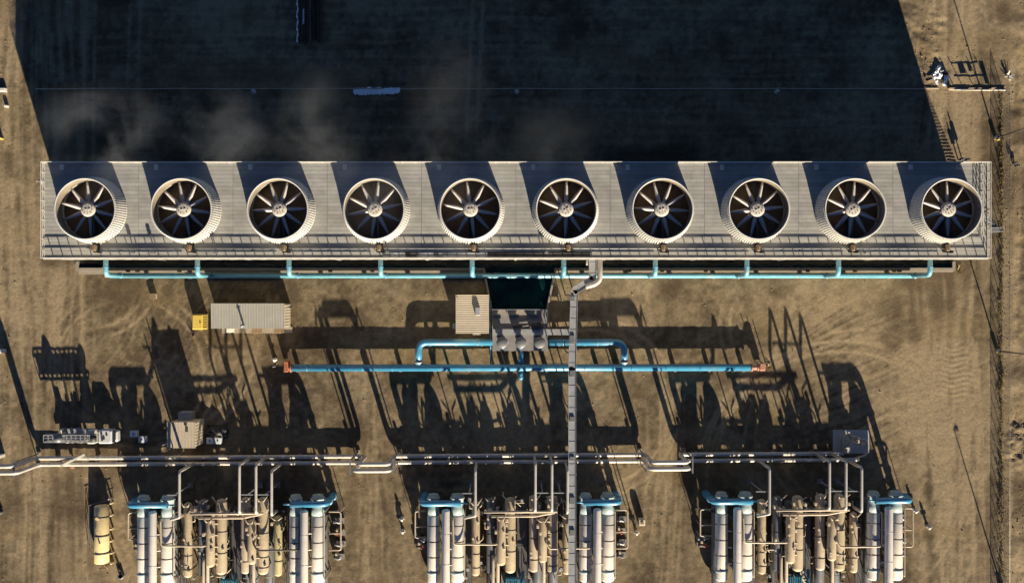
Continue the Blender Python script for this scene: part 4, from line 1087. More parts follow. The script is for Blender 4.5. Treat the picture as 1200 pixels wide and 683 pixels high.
    for px, py, wh in ((566, 596, 'north of the grey drum'), (569, 660, 'left of the outlet pipes'), (611, 600, 'at the north end of the middle walkway'), (655, 612, 'right of the long right drum'), (672, 597, 'at the head of the right walkway'), (550, 655, 'beside the slim left drum')):
        q = U(px + rnd.uniform(-1, 1), py + rnd.uniform(-2, 2), 0.5)
        tt = thing('valve_station', 'dark valve station %s, %s' % (wh, UL), 'valve', (q.x, q.y, 0), 'valve stations')
        m = MB(); m.pipe([(q.x, q.y - 0.9, 0.5), (q.x, q.y + 0.9, 0.5)], 0.16, n=8); m.ring((q.x, q.y, 0.5), (0, 1, 0), 0.16, 0.16, 0.3, 10); m.build('body', M_grey if vi % 2 else M_tanp, tt)
        m = MB(); m.bar((q.x, q.y, 0.5), (q.x, q.y, 1.3 + 0.8 * (vi % 3)), 0.1); m.prof([((q.x, q.y, 1.25 + 0.8 * (vi % 3)), 0.3), ((q.x, q.y, 1.35 + 0.8 * (vi % 3)), 0.3)], 10); m.build('handwheel', M_rust if vi % 4 == 0 else M_dark, tt)
        m = MB(); m.bar((q.x, q.y - 0.8, 0), (q.x, q.y - 0.8, 0.4), 0.16); m.bar((q.x, q.y + 0.8, 0), (q.x, q.y + 0.8, 0.4), 0.16); m.split('stand', M_concg, tt)
        vi += 1
    # lower tier: dark feed drums and grated walkways under the raised vessels
    for nm, px, ya, yb, r, z in (('outer left', 509, 584, 690, 0.8, 1.55), ('inner left', 536, 584, 690, 0.8, 1.55), ('inner right', 685, 584, 690, 0.8, 1.55), ('outer right', 711, 584, 690, 0.8, 1.55),
                          ('grey', 575, 588, 690, 0.7, 1.2), ('left tan', 595, 588, 668, 0.8, 1.3), ('central', 611, 590, 660, 0.7, 1.3), ('right tan', 630, 588, 690, 0.8, 1.3), ('far right tan', 648, 588, 690, 0.8, 1.3)):
        a = U(px, ya, z); b = U(px, yb, z)
        t = thing('lower_drum', 'dark lower drum beneath the %s vessel of the %s' % (nm, UL), 'drum', (a.x, (a.y + b.y) / 2, 0), 'lower tier drums')
        m = MB(); m.vessel(a, b, r, 0.5, 16); m.build('shell', M_dark if r < 0.75 else M_grey, t)
        m = MB()
        for py in (ya + 15, yb - 15): c = U(px, py, z); m.box(c.x - r * 0.7, c.x + r * 0.7, c.y - 0.2, c.y + 0.2, -0.1, z - r * 0.55)
        m.split('saddle', M_concg, t)
    m = MB(); m2 = MB(); m3 = MB()
    for k in range(70):
        px = rnd.uniform(546, 676); py = rnd.uniform(582, 690); z0 = rnd.uniform(1.2, 4.4); r_ = rnd.choice((0.05, 0.07, 0.09, 0.11))
        p = U(px, py, z0); ln = rnd.uniform(0.8, 3.2); sx_ = rnd.choice((-1, 1)); q = rnd.random()
        if q < 0.4: pts = [p, p + Vector((0, -ln, 0)), p + Vector((sx_ * 0.6, -ln, 0)), p + Vector((sx_ * 0.6, -ln, -0.9))]
        elif q < 0.75: pts = [p + Vector((0, 0, -1)), p, p + Vector((sx_ * ln * 0.6, 0, 0)), p + Vector((sx_ * ln * 0.6, 0, -0.8))]
        else: pts = [p, p + Vector((sx_ * ln * 0.5, ln * 0.5, 0.3)), p + Vector((sx_ * ln * 0.5, ln * 0.5 + 0.7, 0.3))]
        (m if k % 3 else m3).pipe(pts, r_, 0.2, 6)
        if k % 2 == 0:
            c = p + Vector((0, 0, 0.05)); w_ = rnd.uniform(0.12, 0.28); m2.bbox(c.x - w_, c.x + w_, c.y - w_, c.y + w_, c.z - 0.2, c.z + 0.35, 0.04)
    c = U(610, 640, 0)
    t = thing('small_bore_piping', 'tangle of thin pipes and fittings among the drums of the %s' % UL, 'piping', c); t['kind'] = 'stuff'
    m.stuff('thin_pipe', M_tanp, t); m3.stuff('thin_pipe', M_dark, t); m2.stuff('fitting', M_lgrey, t)
    a = U(498, 601, 3.2); b = U(721, 601, 3.2)  # unseen wall added to stop sun leaking beneath the vessels
    t = thing('shade_wall', 'added shade wall under the vessels along the north end of the %s' % UL, 'wall', ((a.x + b.x) / 2, a.y, 0), 'low unit walls')
    n_ = 14
    for k in range(n_):
        xa = a.x + (b.x - a.x) * k / n_; xb = a.x + (b.x - a.x) * (k + 1) / n_
        MB().box(xa + 0.12, xb, a.y - 0.06, a.y + 0.06, -0.1, 3.1).build('panel', M_dark, t)
        MB().box(xa, xa + 0.117, a.y - 0.1, a.y + 0.1, -0.1, 3.2).build('post', M_grey, t)
    for nm, xa, xb in (('left', 545.5, 553), ('middle', 606, 618), ('right', 670, 678)):
        a = U(xa, 590, 2.4); b = U(xb, 690, 2.4)
        t = thing('grated_walkway', 'dark grated walkway on the %s side between vessels of the %s' % (nm, UL), 'walkway', ((a.x + b.x) / 2, (a.y + b.y) / 2, 0), 'grated walkways')
        m = MB(); n_ = int((a.y - b.y) / 0.16)
        for k in range(n_): yy = b.y + (a.y - b.y) * k / n_; m.box(a.x + 0.05, b.x - 0.05, yy, yy + 0.1, 2.34, 2.4)
        m.stuff('grating', M_grey, t)
        m = MB()
        for xx in (a.x, b.x): m.bar((xx, a.y, 2.35), (xx, b.y, 2.35), 0.1, 0.2)
        for k in range(5):
            for xx in (a.x, b.x): yy = b.y + (a.y - b.y) * k / 4; m.bar((xx, yy, 0), (xx, yy, 3.4), 0.08)
        for xx in (a.x, b.x): m.bar((xx, a.y, 3.4), (xx, b.y, 3.4), 0.06)
        m.build('frame', M_dark, t)
for un in NAMES: process_unit(un)

# ------------------------------------------------------------------ pipe bridge / cable bridge
zb = 7.6
br = thing('cable_bridge', 'grey elevated cable bridge running down from the tower over the yard', 'cable bridge', (X(670, zb), Y(500, zb), 0))
def tray(pts, wd, name, mt, h=0.16):
    for a, b in zip(pts, pts[1:]):
        m = MB(); a_, b_ = Vector(a), Vector(b); d = (b_ - a_).normalized(); sd_ = d.cross(Vector((0, 0, 1)))
        m.bar(a_ - d * wd * 0.15, b_ + d * wd * 0.15, wd, 0.08)
        for s in (-1, 1): m.bar(a_ + sd_ * s * (wd / 2 + 0.04) + Vector((0, 0, 0.1)), b_ + sd_ * s * (wd / 2 + 0.04) + Vector((0, 0, 0.1)), 0.06, h)
        n = max(1, int((b_ - a_).length / 1.7))
        for k in range(n): 
            p = a_ + (b_ - a_) * (k + 0.5) / n; m.bar(p - sd_ * wd * 0.5 + Vector((0, 0, 0.055)), p + sd_ * wd * 0.5 + Vector((0, 0, 0.055)), 0.06, 0.05)
        m.build(name, mt, br)
tray([P(694.5, 301, zb), P(694.5, 327, zb), P(673, 341, zb), P(670.5, 432, zb), P(670.5, 760, zb)], 1.05, 'tray', M_lgrey)
m = MB(); m.pipe([P(703, 302, zb), P(703, 328, zb), P(697, 333, zb), P(686, 336, zb)], 0.42, 0.5); m.build('duct', M_alu, br)
m = MB(); m.pipe([P(689, 302, zb - .3), P(689, 311, zb - .3)], 0.3, 0.5); m.build('short_duct', M_alu, br)
for k, py in enumerate((346, 415, 480, 556, 640)):
    c = P(671.5, py, zb); m = MB()
    for s in (-1, 1):
        m.bar((c.x + s * 0.75, c.y, 0), (c.x + s * 0.45, c.y, zb - 0.1), 0.16)
    for zz in (2.0, 4.5, 7.2): m.bar((c.x - 0.6, c.y, zz), (c.x + 0.6, c.y, zz), 0.1)
    m.build('trestle', M_grey, br)
m = MB()
for k in range(7):
    c = P(670.5, 346 + k * 47 + random.uniform(-4, 4), zb); m.bbox(c.x - 0.4, c.x + 0.35, c.y - random.uniform(0.3, 1.1), c.y + random.uniform(0.2, 0.6), zb + 0.05, zb + 0.25, 0.03)
m.split('splice_cover', M_grey, br)

# ------------------------------------------------------------------ vehicles and loose items in the yard
def wheel(t, c, r, wd, axis):
    a = Vector(c) - Vector(axis) * wd / 2; b = Vector(c) + Vector(axis) * wd / 2
    d = Vector(axis)
    o = MB().prof([(a, r * 0.6), (a + d * 0.001, r * 0.9), (a + d * wd * 0.15, r), (b - d * wd * 0.15, r), (b - d * 0.001, r * 0.9), (b, r * 0.6)], 18).build('wheel', M_black, t)
    MB().cyl(a - d * 0.01, b + d * 0.01, r * 0.45, n=10).build('rim', M_lgrey, o)
yt = 510.5
tr = thing('rig_truck', 'white mast truck with raised lattice mast parked on the dark ground above the twin pipes', 'truck', (X(97), Y(yt), 0))
ycn = Y(yt, 1.5)
m = MB(); m.box(X(66, 1), X(138, 1), ycn - 0.45, ycn + 0.45, 0.75, 1.05); m.build('chassis', M_dark, tr)
for px in (76, 84, 92, 118, 134):
    for s in (-1, 1): wheel(tr, (X(px, 0.5), ycn + s * 1.0, 0.5), 0.52, 0.34, (0, 1, 0))
m = MB(); m.bbox(X(115, 2.4), X(131, 2.4), ycn - 1.12, ycn + 1.12, 0.9, 2.5, 0.18); m.build('cab', M_vwhite, tr)
m = MB(); m.bbox(X(130.6, 1.8), X(137.5, 1.8), ycn - 0.95, ycn + 0.95, 0.7, 1.75, 0.2); m.build('bonnet', M_vwhite, tr)
m = MB(); m.add([(X(131, 2.2), ycn - 1.0, 1.75), (X(131, 2.2) + 0.45, ycn - 1.0, 1.76), (X(131, 2.2) + 0.45, ycn + 1.0, 1.76), (X(131, 2.2), ycn + 1.0, 1.75), (X(131, 2.2), ycn - 0.95, 2.35), (X(131, 2.2), ycn + 0.95, 2.35)], [(0, 1, 2, 3)[::-1], (0, 4, 5, 3), (1, 2, 5, 4), (0, 1, 4), (3, 5, 2)]); m.build('windscreen', M_glass, tr)
m = MB(); m.box(X(138, 1), X(139.5, 1), ycn - 1.1, ycn + 1.1, 0.5, 0.95); m.build('bumper', M_dark, tr)
m = MB()
for (a_, b_, yy, hh) in ((118, 120, 0.4, 0.16), (121, 123, -0.3, 0.16), (119, 121, -0.5, 0.2), (124, 126, 0.3, 0.12)): m.bbox(X(a_, 2.5), X(b_, 2.5), ycn + yy - 0.15, ycn + yy + 0.2, 2.5, 2.5 + hh, 0.03)
m.split('roof_lamp', M_dark, tr)
m = MB(); m.bbox(X(68, 1.5), X(112, 1.5), ycn - 1.15, ycn + 1.15, 1.05, 1.4, 0.05); m.build('bed', M_lgrey, tr)
rb = random.Random(5)
for k in range(12):
    px = 70 + k * 3.5; s = rb.choice((-1, 1)); hh = rb.uniform(0.3, 1.1)
    m = MB(); m.bbox(X(px, 2), X(px + rb.uniform(2, 3.3), 2), ycn + s * 0.75 - 0.35, ycn + s * 0.75 + rb.uniform(0.1, 0.35), 1.4, 1.4 + hh, 0.05); m.split('equipment_box', rb.choice((M_fascia, M_dark, M_lgrey, M_brown)), tr)
# lattice mast carried high over the bed
zt0, zt1 = 3.15, 4.4
m = MB(); xa, xb = X(54, 3.6), X(113, 3.6)
for yy in (-0.55, 0.55):
    for zz in (zt0, zt1): m.bar((xa, ycn + yy, zz), (xb, ycn + yy, zz), 0.16)
    for k in range(11):
        x_ = xa + (xb - xa) * k / 11; xn = xa + (xb - xa) * (k + 1) / 11
        m.bar((x_, ycn + yy, zt0), (xn, ycn + yy, zt1), 0.10); m.bar((x_, ycn + yy, zt0), (x_, ycn + yy, zt1), 0.10)
for k in range(12):
    x_ = xa + (xb - xa) * k / 11
    for zz in (zt0, zt1): m.bar((x_, ycn - 0.55, zz), (x_, ycn + 0.55, zz), 0.10)
m.build('mast', M_lgrey, tr)
m = MB(); m.box(X(55, 3.6), X(112, 3.6), ycn - 0.12, ycn + 0.12, zt0 + 0.08, zt1 - 0.08); m.build('mast_infill', M_lgrey, tr)  # solid web added inside the lattice to fill out its shadow
m = MB(); m.cyl((X(68, 4.6), ycn - 0.5, 4.55), (X(68, 4.6), ycn + 0.5, 4.55), 0.62, n=20); m.build('crown_drum', M_grey, tr)
m = MB(); m.cyl((X(108, 4.6), ycn - 0.5, 4.2), (X(108, 4.6), ycn + 0.5, 4.2), 0.5, n=18); m.build('winch_drum', M_dark, tr)
m = MB()
for px in (70, 84, 96, 110):
    for s in (-1, 1): m.bar((X(px, 2), ycn + s * 0.5, 1.4), (X(px, 3), ycn + s * 0.5, zt0), 0.14)
m.bar((X(98, 2), ycn, 1.4), (X(112, 3), ycn, zt0), 0.3)
m.build('mast_rest', M_grey, tr)
m = MB(); m.bbox(X(104, 2), X(113, 2), ycn - 1.1, ycn + 1.1, 1.4, 2.7, 0.1); m.build('engine_box', M_fascia, tr)

def tote(px, py, label, mt=None):
    c = P(px, py, 0)
    t = thing('liquid_tote', label, 'tote', c, 'caged liquid totes')
    m = MB(); m.box(c.x - 0.6, c.x + 0.6, c.y - 0.55, c.y + 0.55, 0.0, 0.15); m.build('pallet', M_timber, t)
    m = MB(); m.bbox(c.x - 0.56, c.x + 0.56, c.y - 0.5, c.y + 0.5, 0.15, 1.15, 0.08); m.build('tank', M_tote, t)
    m = MB(); m.cyl((c.x, c.y, 1.15), (c.x, c.y, 1.22), 0.14, n=12); m.build('cap', M_dark, t)
    m = MB()
    for k in range(4):
        x_ = c.x - 0.58 + k * 1.16 / 3
        for s in (-1, 1): m.bar((x_, c.y + s * 0.53, 0.15), (x_, c.y + s * 0.53, 1.18), 0.03)
    for s in (-1, 1):
        for zz in (0.5, 0.85, 1.17): m.bar((c.x - 0.58, c.y + s * 0.53, zz), (c.x + 0.58, c.y + s * 0.53, zz), 0.03)
    m.build('cage', M_wire, t)
tote(159.5, 507, 'caged white tote, the upper left of two between the truck and the metering shed')
tote(169.5, 513.5, 'caged white tote, the lower right of two between the truck and the metering shed')
tote(248.5, 515, 'caged white tote against the black tarp, the left of the pair')
tote(257.5, 515, 'caged white tote against the black tarp, the right of the pair')
# tarp covered heap
m = MB(); n1, n2 = 18, 14; cx_, cy_ = X(254.5), Y(505.5)
for j in range(n2 + 1):
    for i in range(n1 + 1):
        u = i / n1 * 2 - 1; v = j / n2 * 2 - 1
        rr = max(0, 1 - (abs(u) ** 3 + abs(v) ** 3)) ** 0.5
        hh = 1.3 * rr * (0.85 + 0.25 * math.sin(5 * u + 2 * v) * math.cos(4 * v)) + 0.02
        m.v.append((cx_ + u * 1.8 * (0.95 + 0.1 * math.sin(7 * v)), cy_ + v * 1.1, hh))
for j in range(n2):
    for i in range(n1):
        a = j * (n1 + 1) + i; m.f.append((a, a + 1, a + n1 + 2, a + n1 + 1)); m.sm.append(True)
o = m.build('tarp_heap', M_tarp); tag(o, 'black tarp draped over a heap beside the metering shed', 'tarp')

# yellow tank on saddles, with bollards round it
zt = 1.35
tk = thing('yellow_tank', 'yellow horizontal tank with dark straps inside a low guard rail', 'tank', (X(119), Y(625), 0))
a = P(119.2, 591, zt); b = P(119.2, 660, zt); r = 1.15
m = MB(); m.vessel(a, b, r, 0.25, 26); m.build('shell', M_yellow, tk)
m = MB()
for py in (605, 626.5, 647): m.ring((a.x, Y(py, zt), zt), (0, 1, 0), r, 0.04, 0.28, 26)
m.split('strap', M_band, tk)
m = MB()
for py in (598, 636, 653): m.box(a.x - 0.8, a.x + 0.8, Y(py, zt) - 0.2, Y(py, zt) + 0.2, -0.1, 0.65)
m.split('saddle', M_concg, tk)
m = MB(); m.pipe([(a.x + 0.6, b.y - 0.1, 1.6), (a.x + 0.9, b.y - 0.8, 1.2), (a.x - 0.6, b.y - 1.0, 0.9)], 0.09, n=8)
for k in range(5): m.bbox(a.x - 1.0 + k * 0.5, a.x - 0.7 + k * 0.5, b.y - 0.75, b.y - 0.3, 0.2, 0.7 + 0.3 * (k % 2), 0.04)
m.build('valve_train', M_brown, tk)
m = MB(); m.cyl((a.x - 0.2, a.y - 2.0, zt + r - 0.05), (a.x - 0.2, a.y - 2.0, zt + r + 0.25), 0.25, n=12); m.cyl((a.x + 0.2, a.y - 6.0, zt + r - 0.05), (a.x + 0.2, a.y - 6.0, zt + r + 0.3), 0.12, n=8); m.build('manway', M_yellow, tk)
gr = thing('guard_rail', 'thin leaning guard rail around the upper left of the yellow tank', 'railing', (X(104), Y(610), 0))
m = MB()
pts = [P(133, 584, 1.0), P(104, 592, 1.0), P(104, 640, 1.0)]
for a_, b_ in zip(pts, pts[1:]): m.bar(a_, b_, 0.07); m.bar(a_ - Vector((0, 0, 0.5)), b_ - Vector((0, 0, 0.5)), 0.06)
for px, py in ((133, 584), (118, 588), (104, 592), (104, 608), (104, 624), (104, 640)): m.bar(P(px, py, 0), P(px, py, 1.02), 0.07)
m.build('rail', M_wire, gr)
for k, py in enumerate((583, 588, 602, 618, 632, 646, 658)):
    c = P(132.5 + (k == 0) * -2 + (k > 4) * 0.5, py, 0)
    o = MB().prof([(c, 0.16), (c + Vector((0, 0, 1.0)), 0.16), (c + Vector((0, 0, 1.08)), 0.06)], 12)
    o = o.build('bollard', M_cream); tag(o, 'cream guard post, %s from the top in the row right of the yellow tank' % ORD[k], 'bollard', 'guard posts beside the yellow tank')
t = thing('drain_pipe', 'dark open drain pipe standing off the lower right of the yellow tank', 'drain', P(143, 674, 0))
MB().pipe([P(137, 660, 0.3), P(143, 674, 0.3)], 0.2).build('pipe', M_dark, t)
m = MB(); c = P(143, 674, 0); m.prof([(c, 0.45), (c + Vector((0, 0, 0.6)), 0.45), (c + Vector((0, 0, 0.6)), 0.33), (c + Vector((0, 0, 0.1)), 0.33)], 14, False); m.build('funnel', M_grey, t)

# beam lying across the twin pipes
t = thing('steel_beam', 'pale steel beam lying slantwise across the twin pipes above the yellow tank', 'beam', P(86, 539, 1.4))
MB().bar(P(72, 545.5, 1.52), P(99.5, 532.5, 1.52), 0.34, 0.2).build('beam', M_fascia, t)
MB().bar(P(72, 545.5, 0), P(72, 545.5, 1.415), 0.2).build('prop', M_grey, t)
c = P(88, 544, 0)
t = thing('valve_post', 'reddish valve post just below the twin pipes near the vent stack', 'valve', c)
MB().cyl(c, c + Vector((0, 0, 1.1)), 0.14, n=10).build('post', M_salmon, t)
MB().bbox(c.x - 0.25, c.x + 0.25, c.y - 0.45, c.y + 0.3, 0.7, 1.2, 0.05).build('body', M_salmon, t)

# hydrants and marker boxes in the lanes
def hydrant(px, py, label, sq=False):
    c = P(px, py, 0)
    t = thing('hydrant', label, 'hydrant', c)
    if sq:
        MB().bbox(c.x - 0.5, c.x + 0.5, c.y - 0.5, c.y + 0.5, 0, 1.5, 0.06).build('box', M_cream, t)
        MB().bbox(c.x - 0.22, c.x + 0.22, c.y - 0.22, c.y + 0.22, 1.5, 1.62, 0.03).build('hatch', M_brown, t)
    else:
        m = MB(); m.prof([(c, 0.3), (c + Vector((0, 0, 0.15)), 0.3), (c + Vector((0, 0, 0.16)), 0.2), (c + Vector((0, 0, 1.0)), 0.2), (c + Vector((0, 0, 1.01)), 0.27), (c + Vector((0, 0, 1.2)), 0.2), (c + Vector((0, 0, 1.35)), 0.05)], 14); m.build('barrel', M_vwhite, t)
        m = MB(); m.cyl(c + Vector((-0.42, 0, 0.75)), c + Vector((0.42, 0, 0.75)), 0.12, n=10); m.cyl(c + Vector((0, -0.4, 0.75)), c + Vector((0, 0, 0.75)), 0.14, n=10); m.build('outlet', M_fascia, t)
hydrant(751, 609.5, 'square cream box with a dark hatch beside the right lane', True)
hydrant(1086.5, 616, 'small white hydrant alone on the dirt right of the right process unit')
hydrant(471.5, 606.5, 'small white hydrant, upper of two beside the left lane')
hydrant(472.5, 621, 'small white hydrant, lower of two beside the left lane')
hydrant(745.5, 622.5, 'small white hydrant near the square box beside the right lane')
hydrant(1071, 597, 'small white hydrant next to the blue drop leg of the right process unit')
hydrant(298.5, 108, 'small white hydrant in the tower shadow, leftmost of three along the hose line')
hydrant(605.5, 108.5, 'small white hydrant in the tower shadow, middle of three along the hose line')
hydrant(909, 108.5, 'small white hydrant in the tower shadow, rightmost of three along the hose line')
hydrant(323, 421, 'small white hydrant left of the rusty valve of the water main')
c = P(180.5, 347, 0)
t = thing('junction_box', 'small tan junction box alone on the dirt left of the yellow container', 'box', c)
MB().bbox(c.x - 0.5, c.x + 0.5, c.y - 0.4, c.y + 0.4, 0, 0.7, 0.05).build('body', M_tanp, t)
MB().bbox(c.x - 0.55, c.x + 0.55, c.y - 0.45, c.y + 0.45, 0.7, 0.78, 0.02).build('lid', M_brown, t)

# whip posts by the valves near the water main
for k, (px, py, hh, lb) in enumerate(((323, 429, 1.8, 'left of the rusty valve'), (885, 424, 2.6, 'first by the salmon valve'), (891, 424, 2.4, 'second by the salmon valve'), (897, 425, 2.3, 'third by the salmon valve'), (741, 606, 5.0, 'beside the square cream box in the right lane'), (654, 345, 3.0, 'just right of the sump'), (658, 352, 4.0, 'right of the sump by the cable bridge'))):
    c = P(px, py, 0)
    o = MB().prof([(c, 0.1), (c + Vector((0, 0, hh)), 0.07)], 8).build('slim_post', M_lgrey)
    tag(o, 'slim grey post ' + lb, 'post', 'slim posts in the yard')

# ------------------------------------------------------------------ north side: timbers, sheets, hose
rt = random.Random(11)
for k in range(9):
    px = 351.5 + k * 3.2; mt = M_timber
    y1 = rt.uniform(46, 57); c = P(px, 20, 0)
    h0 = 0.05 + 0.3 * (k % 3 == 1)
    m = MB(); m.box(X(px) - 0.17 * rt.uniform(.5, 1.1), X(px) + 0.17 * rt.uniform(.5, 1.1), Y(y1), Y(-30), h0, h0 + 0.28, rot=rt.uniform(-0.01, 0.01))
    o = m.build('timber', mt); tag(o, 'long dark timber in the bundle at the top edge, %s from the left' % ORD[k], 'timber', 'timbers at the top edge')
for k, (px, y0, y1) in enumerate(((349.5, -20, 51), (356.5, 12, 30))):
    m = MB(); x0 = X(px)
    n = 24
    for j in range(n + 1):
        yy = Y(y0 + (y1 - y0) * j / n); wv = 0.08 * math.sin(j * 1.3)
        for u in (-1, 0, 1): m.v.append((x0 + u * (0.10 + 0.06 * math.sin(j * 3.7)) + wv, yy, 0.62 + 0.06 * math.sin(j * 2.1 + u)))
    for j in range(n):
        for u in range(2): a = j * 3 + u; m.f.append((a, a + 1, a + 4, a + 3)); m.sm.append(True)
    o = m.build('plastic_strip', M_sheet); tag(o, 'long white plastic strip on the timber bundle, %s' % ('along its left edge' if k == 0 else 'a short piece in the middle'), 'plastic sheet')
for k, (xa, xb, yc_, hw, sl) in enumerate(((414, 450, 107, 4.6, -1.0), (442, 469, 107.3, 4.0, -1.8))):
    m = MB(); n = 30; q = 6; rs = random.Random(k + 2)
    ra = [rs.uniform(0.6, 1.15) for _ in range(n + 1)]; rbm = [rs.uniform(0.6, 1.15) for _ in range(n + 1)]
    for j in range(n + 1):
        u = j / n
        for i in range(q + 1):
            v = i / q * 2 - 1
            e = (ra[j] if v < 0 else rbm[j]) * (0.55 + 0.45 * math.sin(math.pi * min(1, max(0, u * 1.0))) ** 0.4)
            m.v.append((X(xa + (xb - xa) * u), Y(yc_ + sl * (u - 0.5) * 2 * 0.6 + v * hw * e), 0.05 + 0.16 * k + 0.10 * rs.random() * (1 - abs(v) * 0.8)))
    for j in range(n):
        for i in range(q): a = j * (q + 1) + i; m.f.append((a, a + q + 1, a + q + 2, a + 1)); m.sm.append(False)
    o = m.build('plastic_sheet', M_sheet); tag(o, 'crumpled pale sheet lying in the tower shadow, the %s of two overlapping pieces' % ('left' if k == 0 else 'right'), 'plastic sheet')
m = MB(); pts = []
for k in range(40):
    px = 42 + k * (1100 - 42) / 39; pts.append(P(px, 104.2 + 0.25 * math.sin(k * 1.7), 0.12))
m.pipe(pts, 0.075, n=8); o = m.build('water_hose', M_tanp); tag(o, 'long thin pale water line running straight across the tower shadow', 'hose')
# berm the line lies behind
# ------------------------------------------------------------------ right side: gate, debris, poles, fence
gt = thing('gate_barrier', 'pale low barrier of pipes and dark panels beyond the right end of the tower', 'barrier', (X(1145), Y(105), 0))
m = MB(); m.pipe([P(1112, 105.2, 0.12), P(1178, 105.8, 0.12)], 0.13, n=10); m.build('ground_pipe', M_fascia, gt)
m = MB()
for px in (1120, 1130, 1143, 1152, 1162): m.bar(P(px, 105.5, 0), P(px, 105.5, 1.9 if px != 1143 else 1.6), 0.1)
m.bar(P(1130, 105.5, 1.55), P(1162, 105.5, 1.55), 0.09); m.bar(P(1126, 105.5, 0.8), P(1162, 105.5, 0.8), 0.09)
m.build('frame', M_grey, gt)
for (pa, pb, z0, z1) in ((1108, 1115, 0.25, 1.45), (1131, 1138, 0.85, 1.5), (1142, 1146, 1.0, 1.5), (1157, 1162, 0.3, 1.5)):
    MB().box(X(pa), X(pb), Y(105.4) - 0.03, Y(105.4) + 0.03, z0, z1).build('panel', M_brown, gt)
rs = random.Random(21)
for k in range(7):
    c = P(1098 + rs.uniform(-4, 10), 88 + rs.uniform(-5, 9), 0)
    m = MB(); a = rs.uniform(0, 3.1); ln = rs.uniform(0.5, 1.6); nn = 7; q0 = len(m.v)
    for j in range(nn + 1):
        for i in range(3):
            u = (j / nn - 0.5) * 2 * ln; v = (i - 1) * 0.3 * rs.uniform(0.5, 1.3)
            m.v.append((c.x + u * math.cos(a) - v * math.sin(a), c.y + u * math.sin(a) + v * math.cos(a), 0.12 + rs.uniform(0, 0.45)))
    for j in range(nn):
        for i in range(2): b_ = j * 3 + i; m.f.append((b_, b_ + 3, b_ + 4, b_ + 1)); m.sm.append(False)
    o = m.build('debris_sheet', M_sheet if k < 5 else M_tarp); tag(o, 'torn %s plastic scrap in the heap right of the tower shadow' % ('white' if k < 5 else 'black'), 'debris', 'white scraps in the heap' if k < 5 else 'black scraps in the heap')
c = P(1181, 90, 0); m = MB()
for k in range(16):
    a = rs.uniform(0, 6.28); m.bar(c, c + Vector((0.9 * math.cos(a) * rs.random(), 0.9 * math.sin(a) * rs.random(), rs.uniform(.2, .9))), 0.16, 0.05)
o = m.build('debris_pile', M_fascia); tag(o, 'small pale splintered debris pile outside the fence at upper right', 'debris')
c = P(1180, 205, 0)
for k, (px, py, hh, lb) in enumerate(((1128, 189, 2.6, 'right one of the pair above the tower end'), (1123, 188, 2.0, 'left one of the pair above the tower end'), (1187, 192, 1.2, 'outside the fence, upper'), (1190, 195, 0.9, 'outside the fence, lower'))):
    c = P(px, py, 0)
    t = thing('short_post', 'short dark post, ' + lb, 'post', c)
    MB().bar(c, c + Vector((0, 0, hh)), 0.16).build('post', M_grey, t)
    MB().bbox(c.x - 0.3, c.x + 0.3, c.y - 0.2, c.y + 0.2, hh * 0.45, hh * 0.8, 0.04).build('sign_plate', M_dark, t)
# light poles
for k, (px, py, lb) in enumerate(((1166.5, 162, 'beside the upper right end of the cooling tower'), (1169, 411, 'halfway down the right fence'), (1175, 692, 'at the lower right corner'))):
    c = P(px, py, 0)
    t = thing('light_pole', 'slender light pole on pale pedestal ' + lb, 'light pole', c, 'light poles along the right fence')
    MB().prof([(c + Vector((0, 0, -0.1)), 0.32), (c + Vector((0, 0, 0.9)), 0.32), (c + Vector((0, 0, 0.95)), 0.26)], 14).build('pedestal', M_cream, t)
    MB().prof([(c + Vector((0, 0, 0.95)), 0.13), (c + Vector((0, 0, 8.7)), 0.085)], 10).build('pole', M_dark, t)
    m = MB(); m.bar(c + Vector((-0.2, 0, 8.6)), c + Vector((0.4, 0, 8.65)), 0.1); m.bbox(c.x + 0.1, c.x + 0.7, c.y - 0.2, c.y + 0.2, 8.6, 8.85, 0.08); m.build('lamp_head', M_dark, t)
    MB().bbox(c.x - 0.2, c.x + 0.2, c.y - 0.5, c.y - 0.3, 0.5, 1.1, 0.03).build('switch_box', M_yellow2, t)
# chain link fence
fx0, fy0, fy1 = X(1175), Y(106), Y(760)
fe = thing('chain_link_fence', 'long chain-link fence with steel posts down the right side of the yard', 'fence', (fx0, (fy0 + fy1) / 2, 0))
FH = 2.15
m = MB(); nP = 34
for k in range(nP + 1):
    yy = fy0 + (fy1 - fy0) * k / nP; 
    MB().cyl((fx0, yy, -0.1), (fx0, yy, FH + 0.05), 0.045, n=8).build('post', M_wire, fe)
MB().cyl((fx0, fy0, FH), (fx0, fy1, FH), 0.03, n=6).build('top_rail', M_wire, fe)
m = MB(); L = fy0 - fy1; sp = 0.2; wd = 0.009
k = -FH
while k < L:
    for s in (1, -1):
        z0, z1 = (0.05, FH - 0.03) if s == 1 else (FH - 0.03, 0.05)
        a0, a1 = max(k, 0), min(k + FH, L)
        if a1 <= a0: continue
        za = z0 + (z1 - z0) * (a0 - k) / FH; zb_ = z0 + (z1 - z0) * (a1 - k) / FH
        p, q = Vector((fx0 + s * 0.008, fy1 + a0, za)), Vector((fx0 + s * 0.008, fy1 + a1, zb_))
        d = (q - p).normalized(); n_ = Vector((0, -d.z, d.y)) * wd
        m.add([p - n_, p + n_, q + n_, q - n_, p + Vector((wd, 0, 0)), q + Vector((wd, 0, 0))], [(0, 1, 2, 3), (0, 3, 5, 4), (1, 4, 5, 2)])
    k += sp
fa = m.build('wire_mesh', M_wire, fe); fa['kind'] = 'stuff'
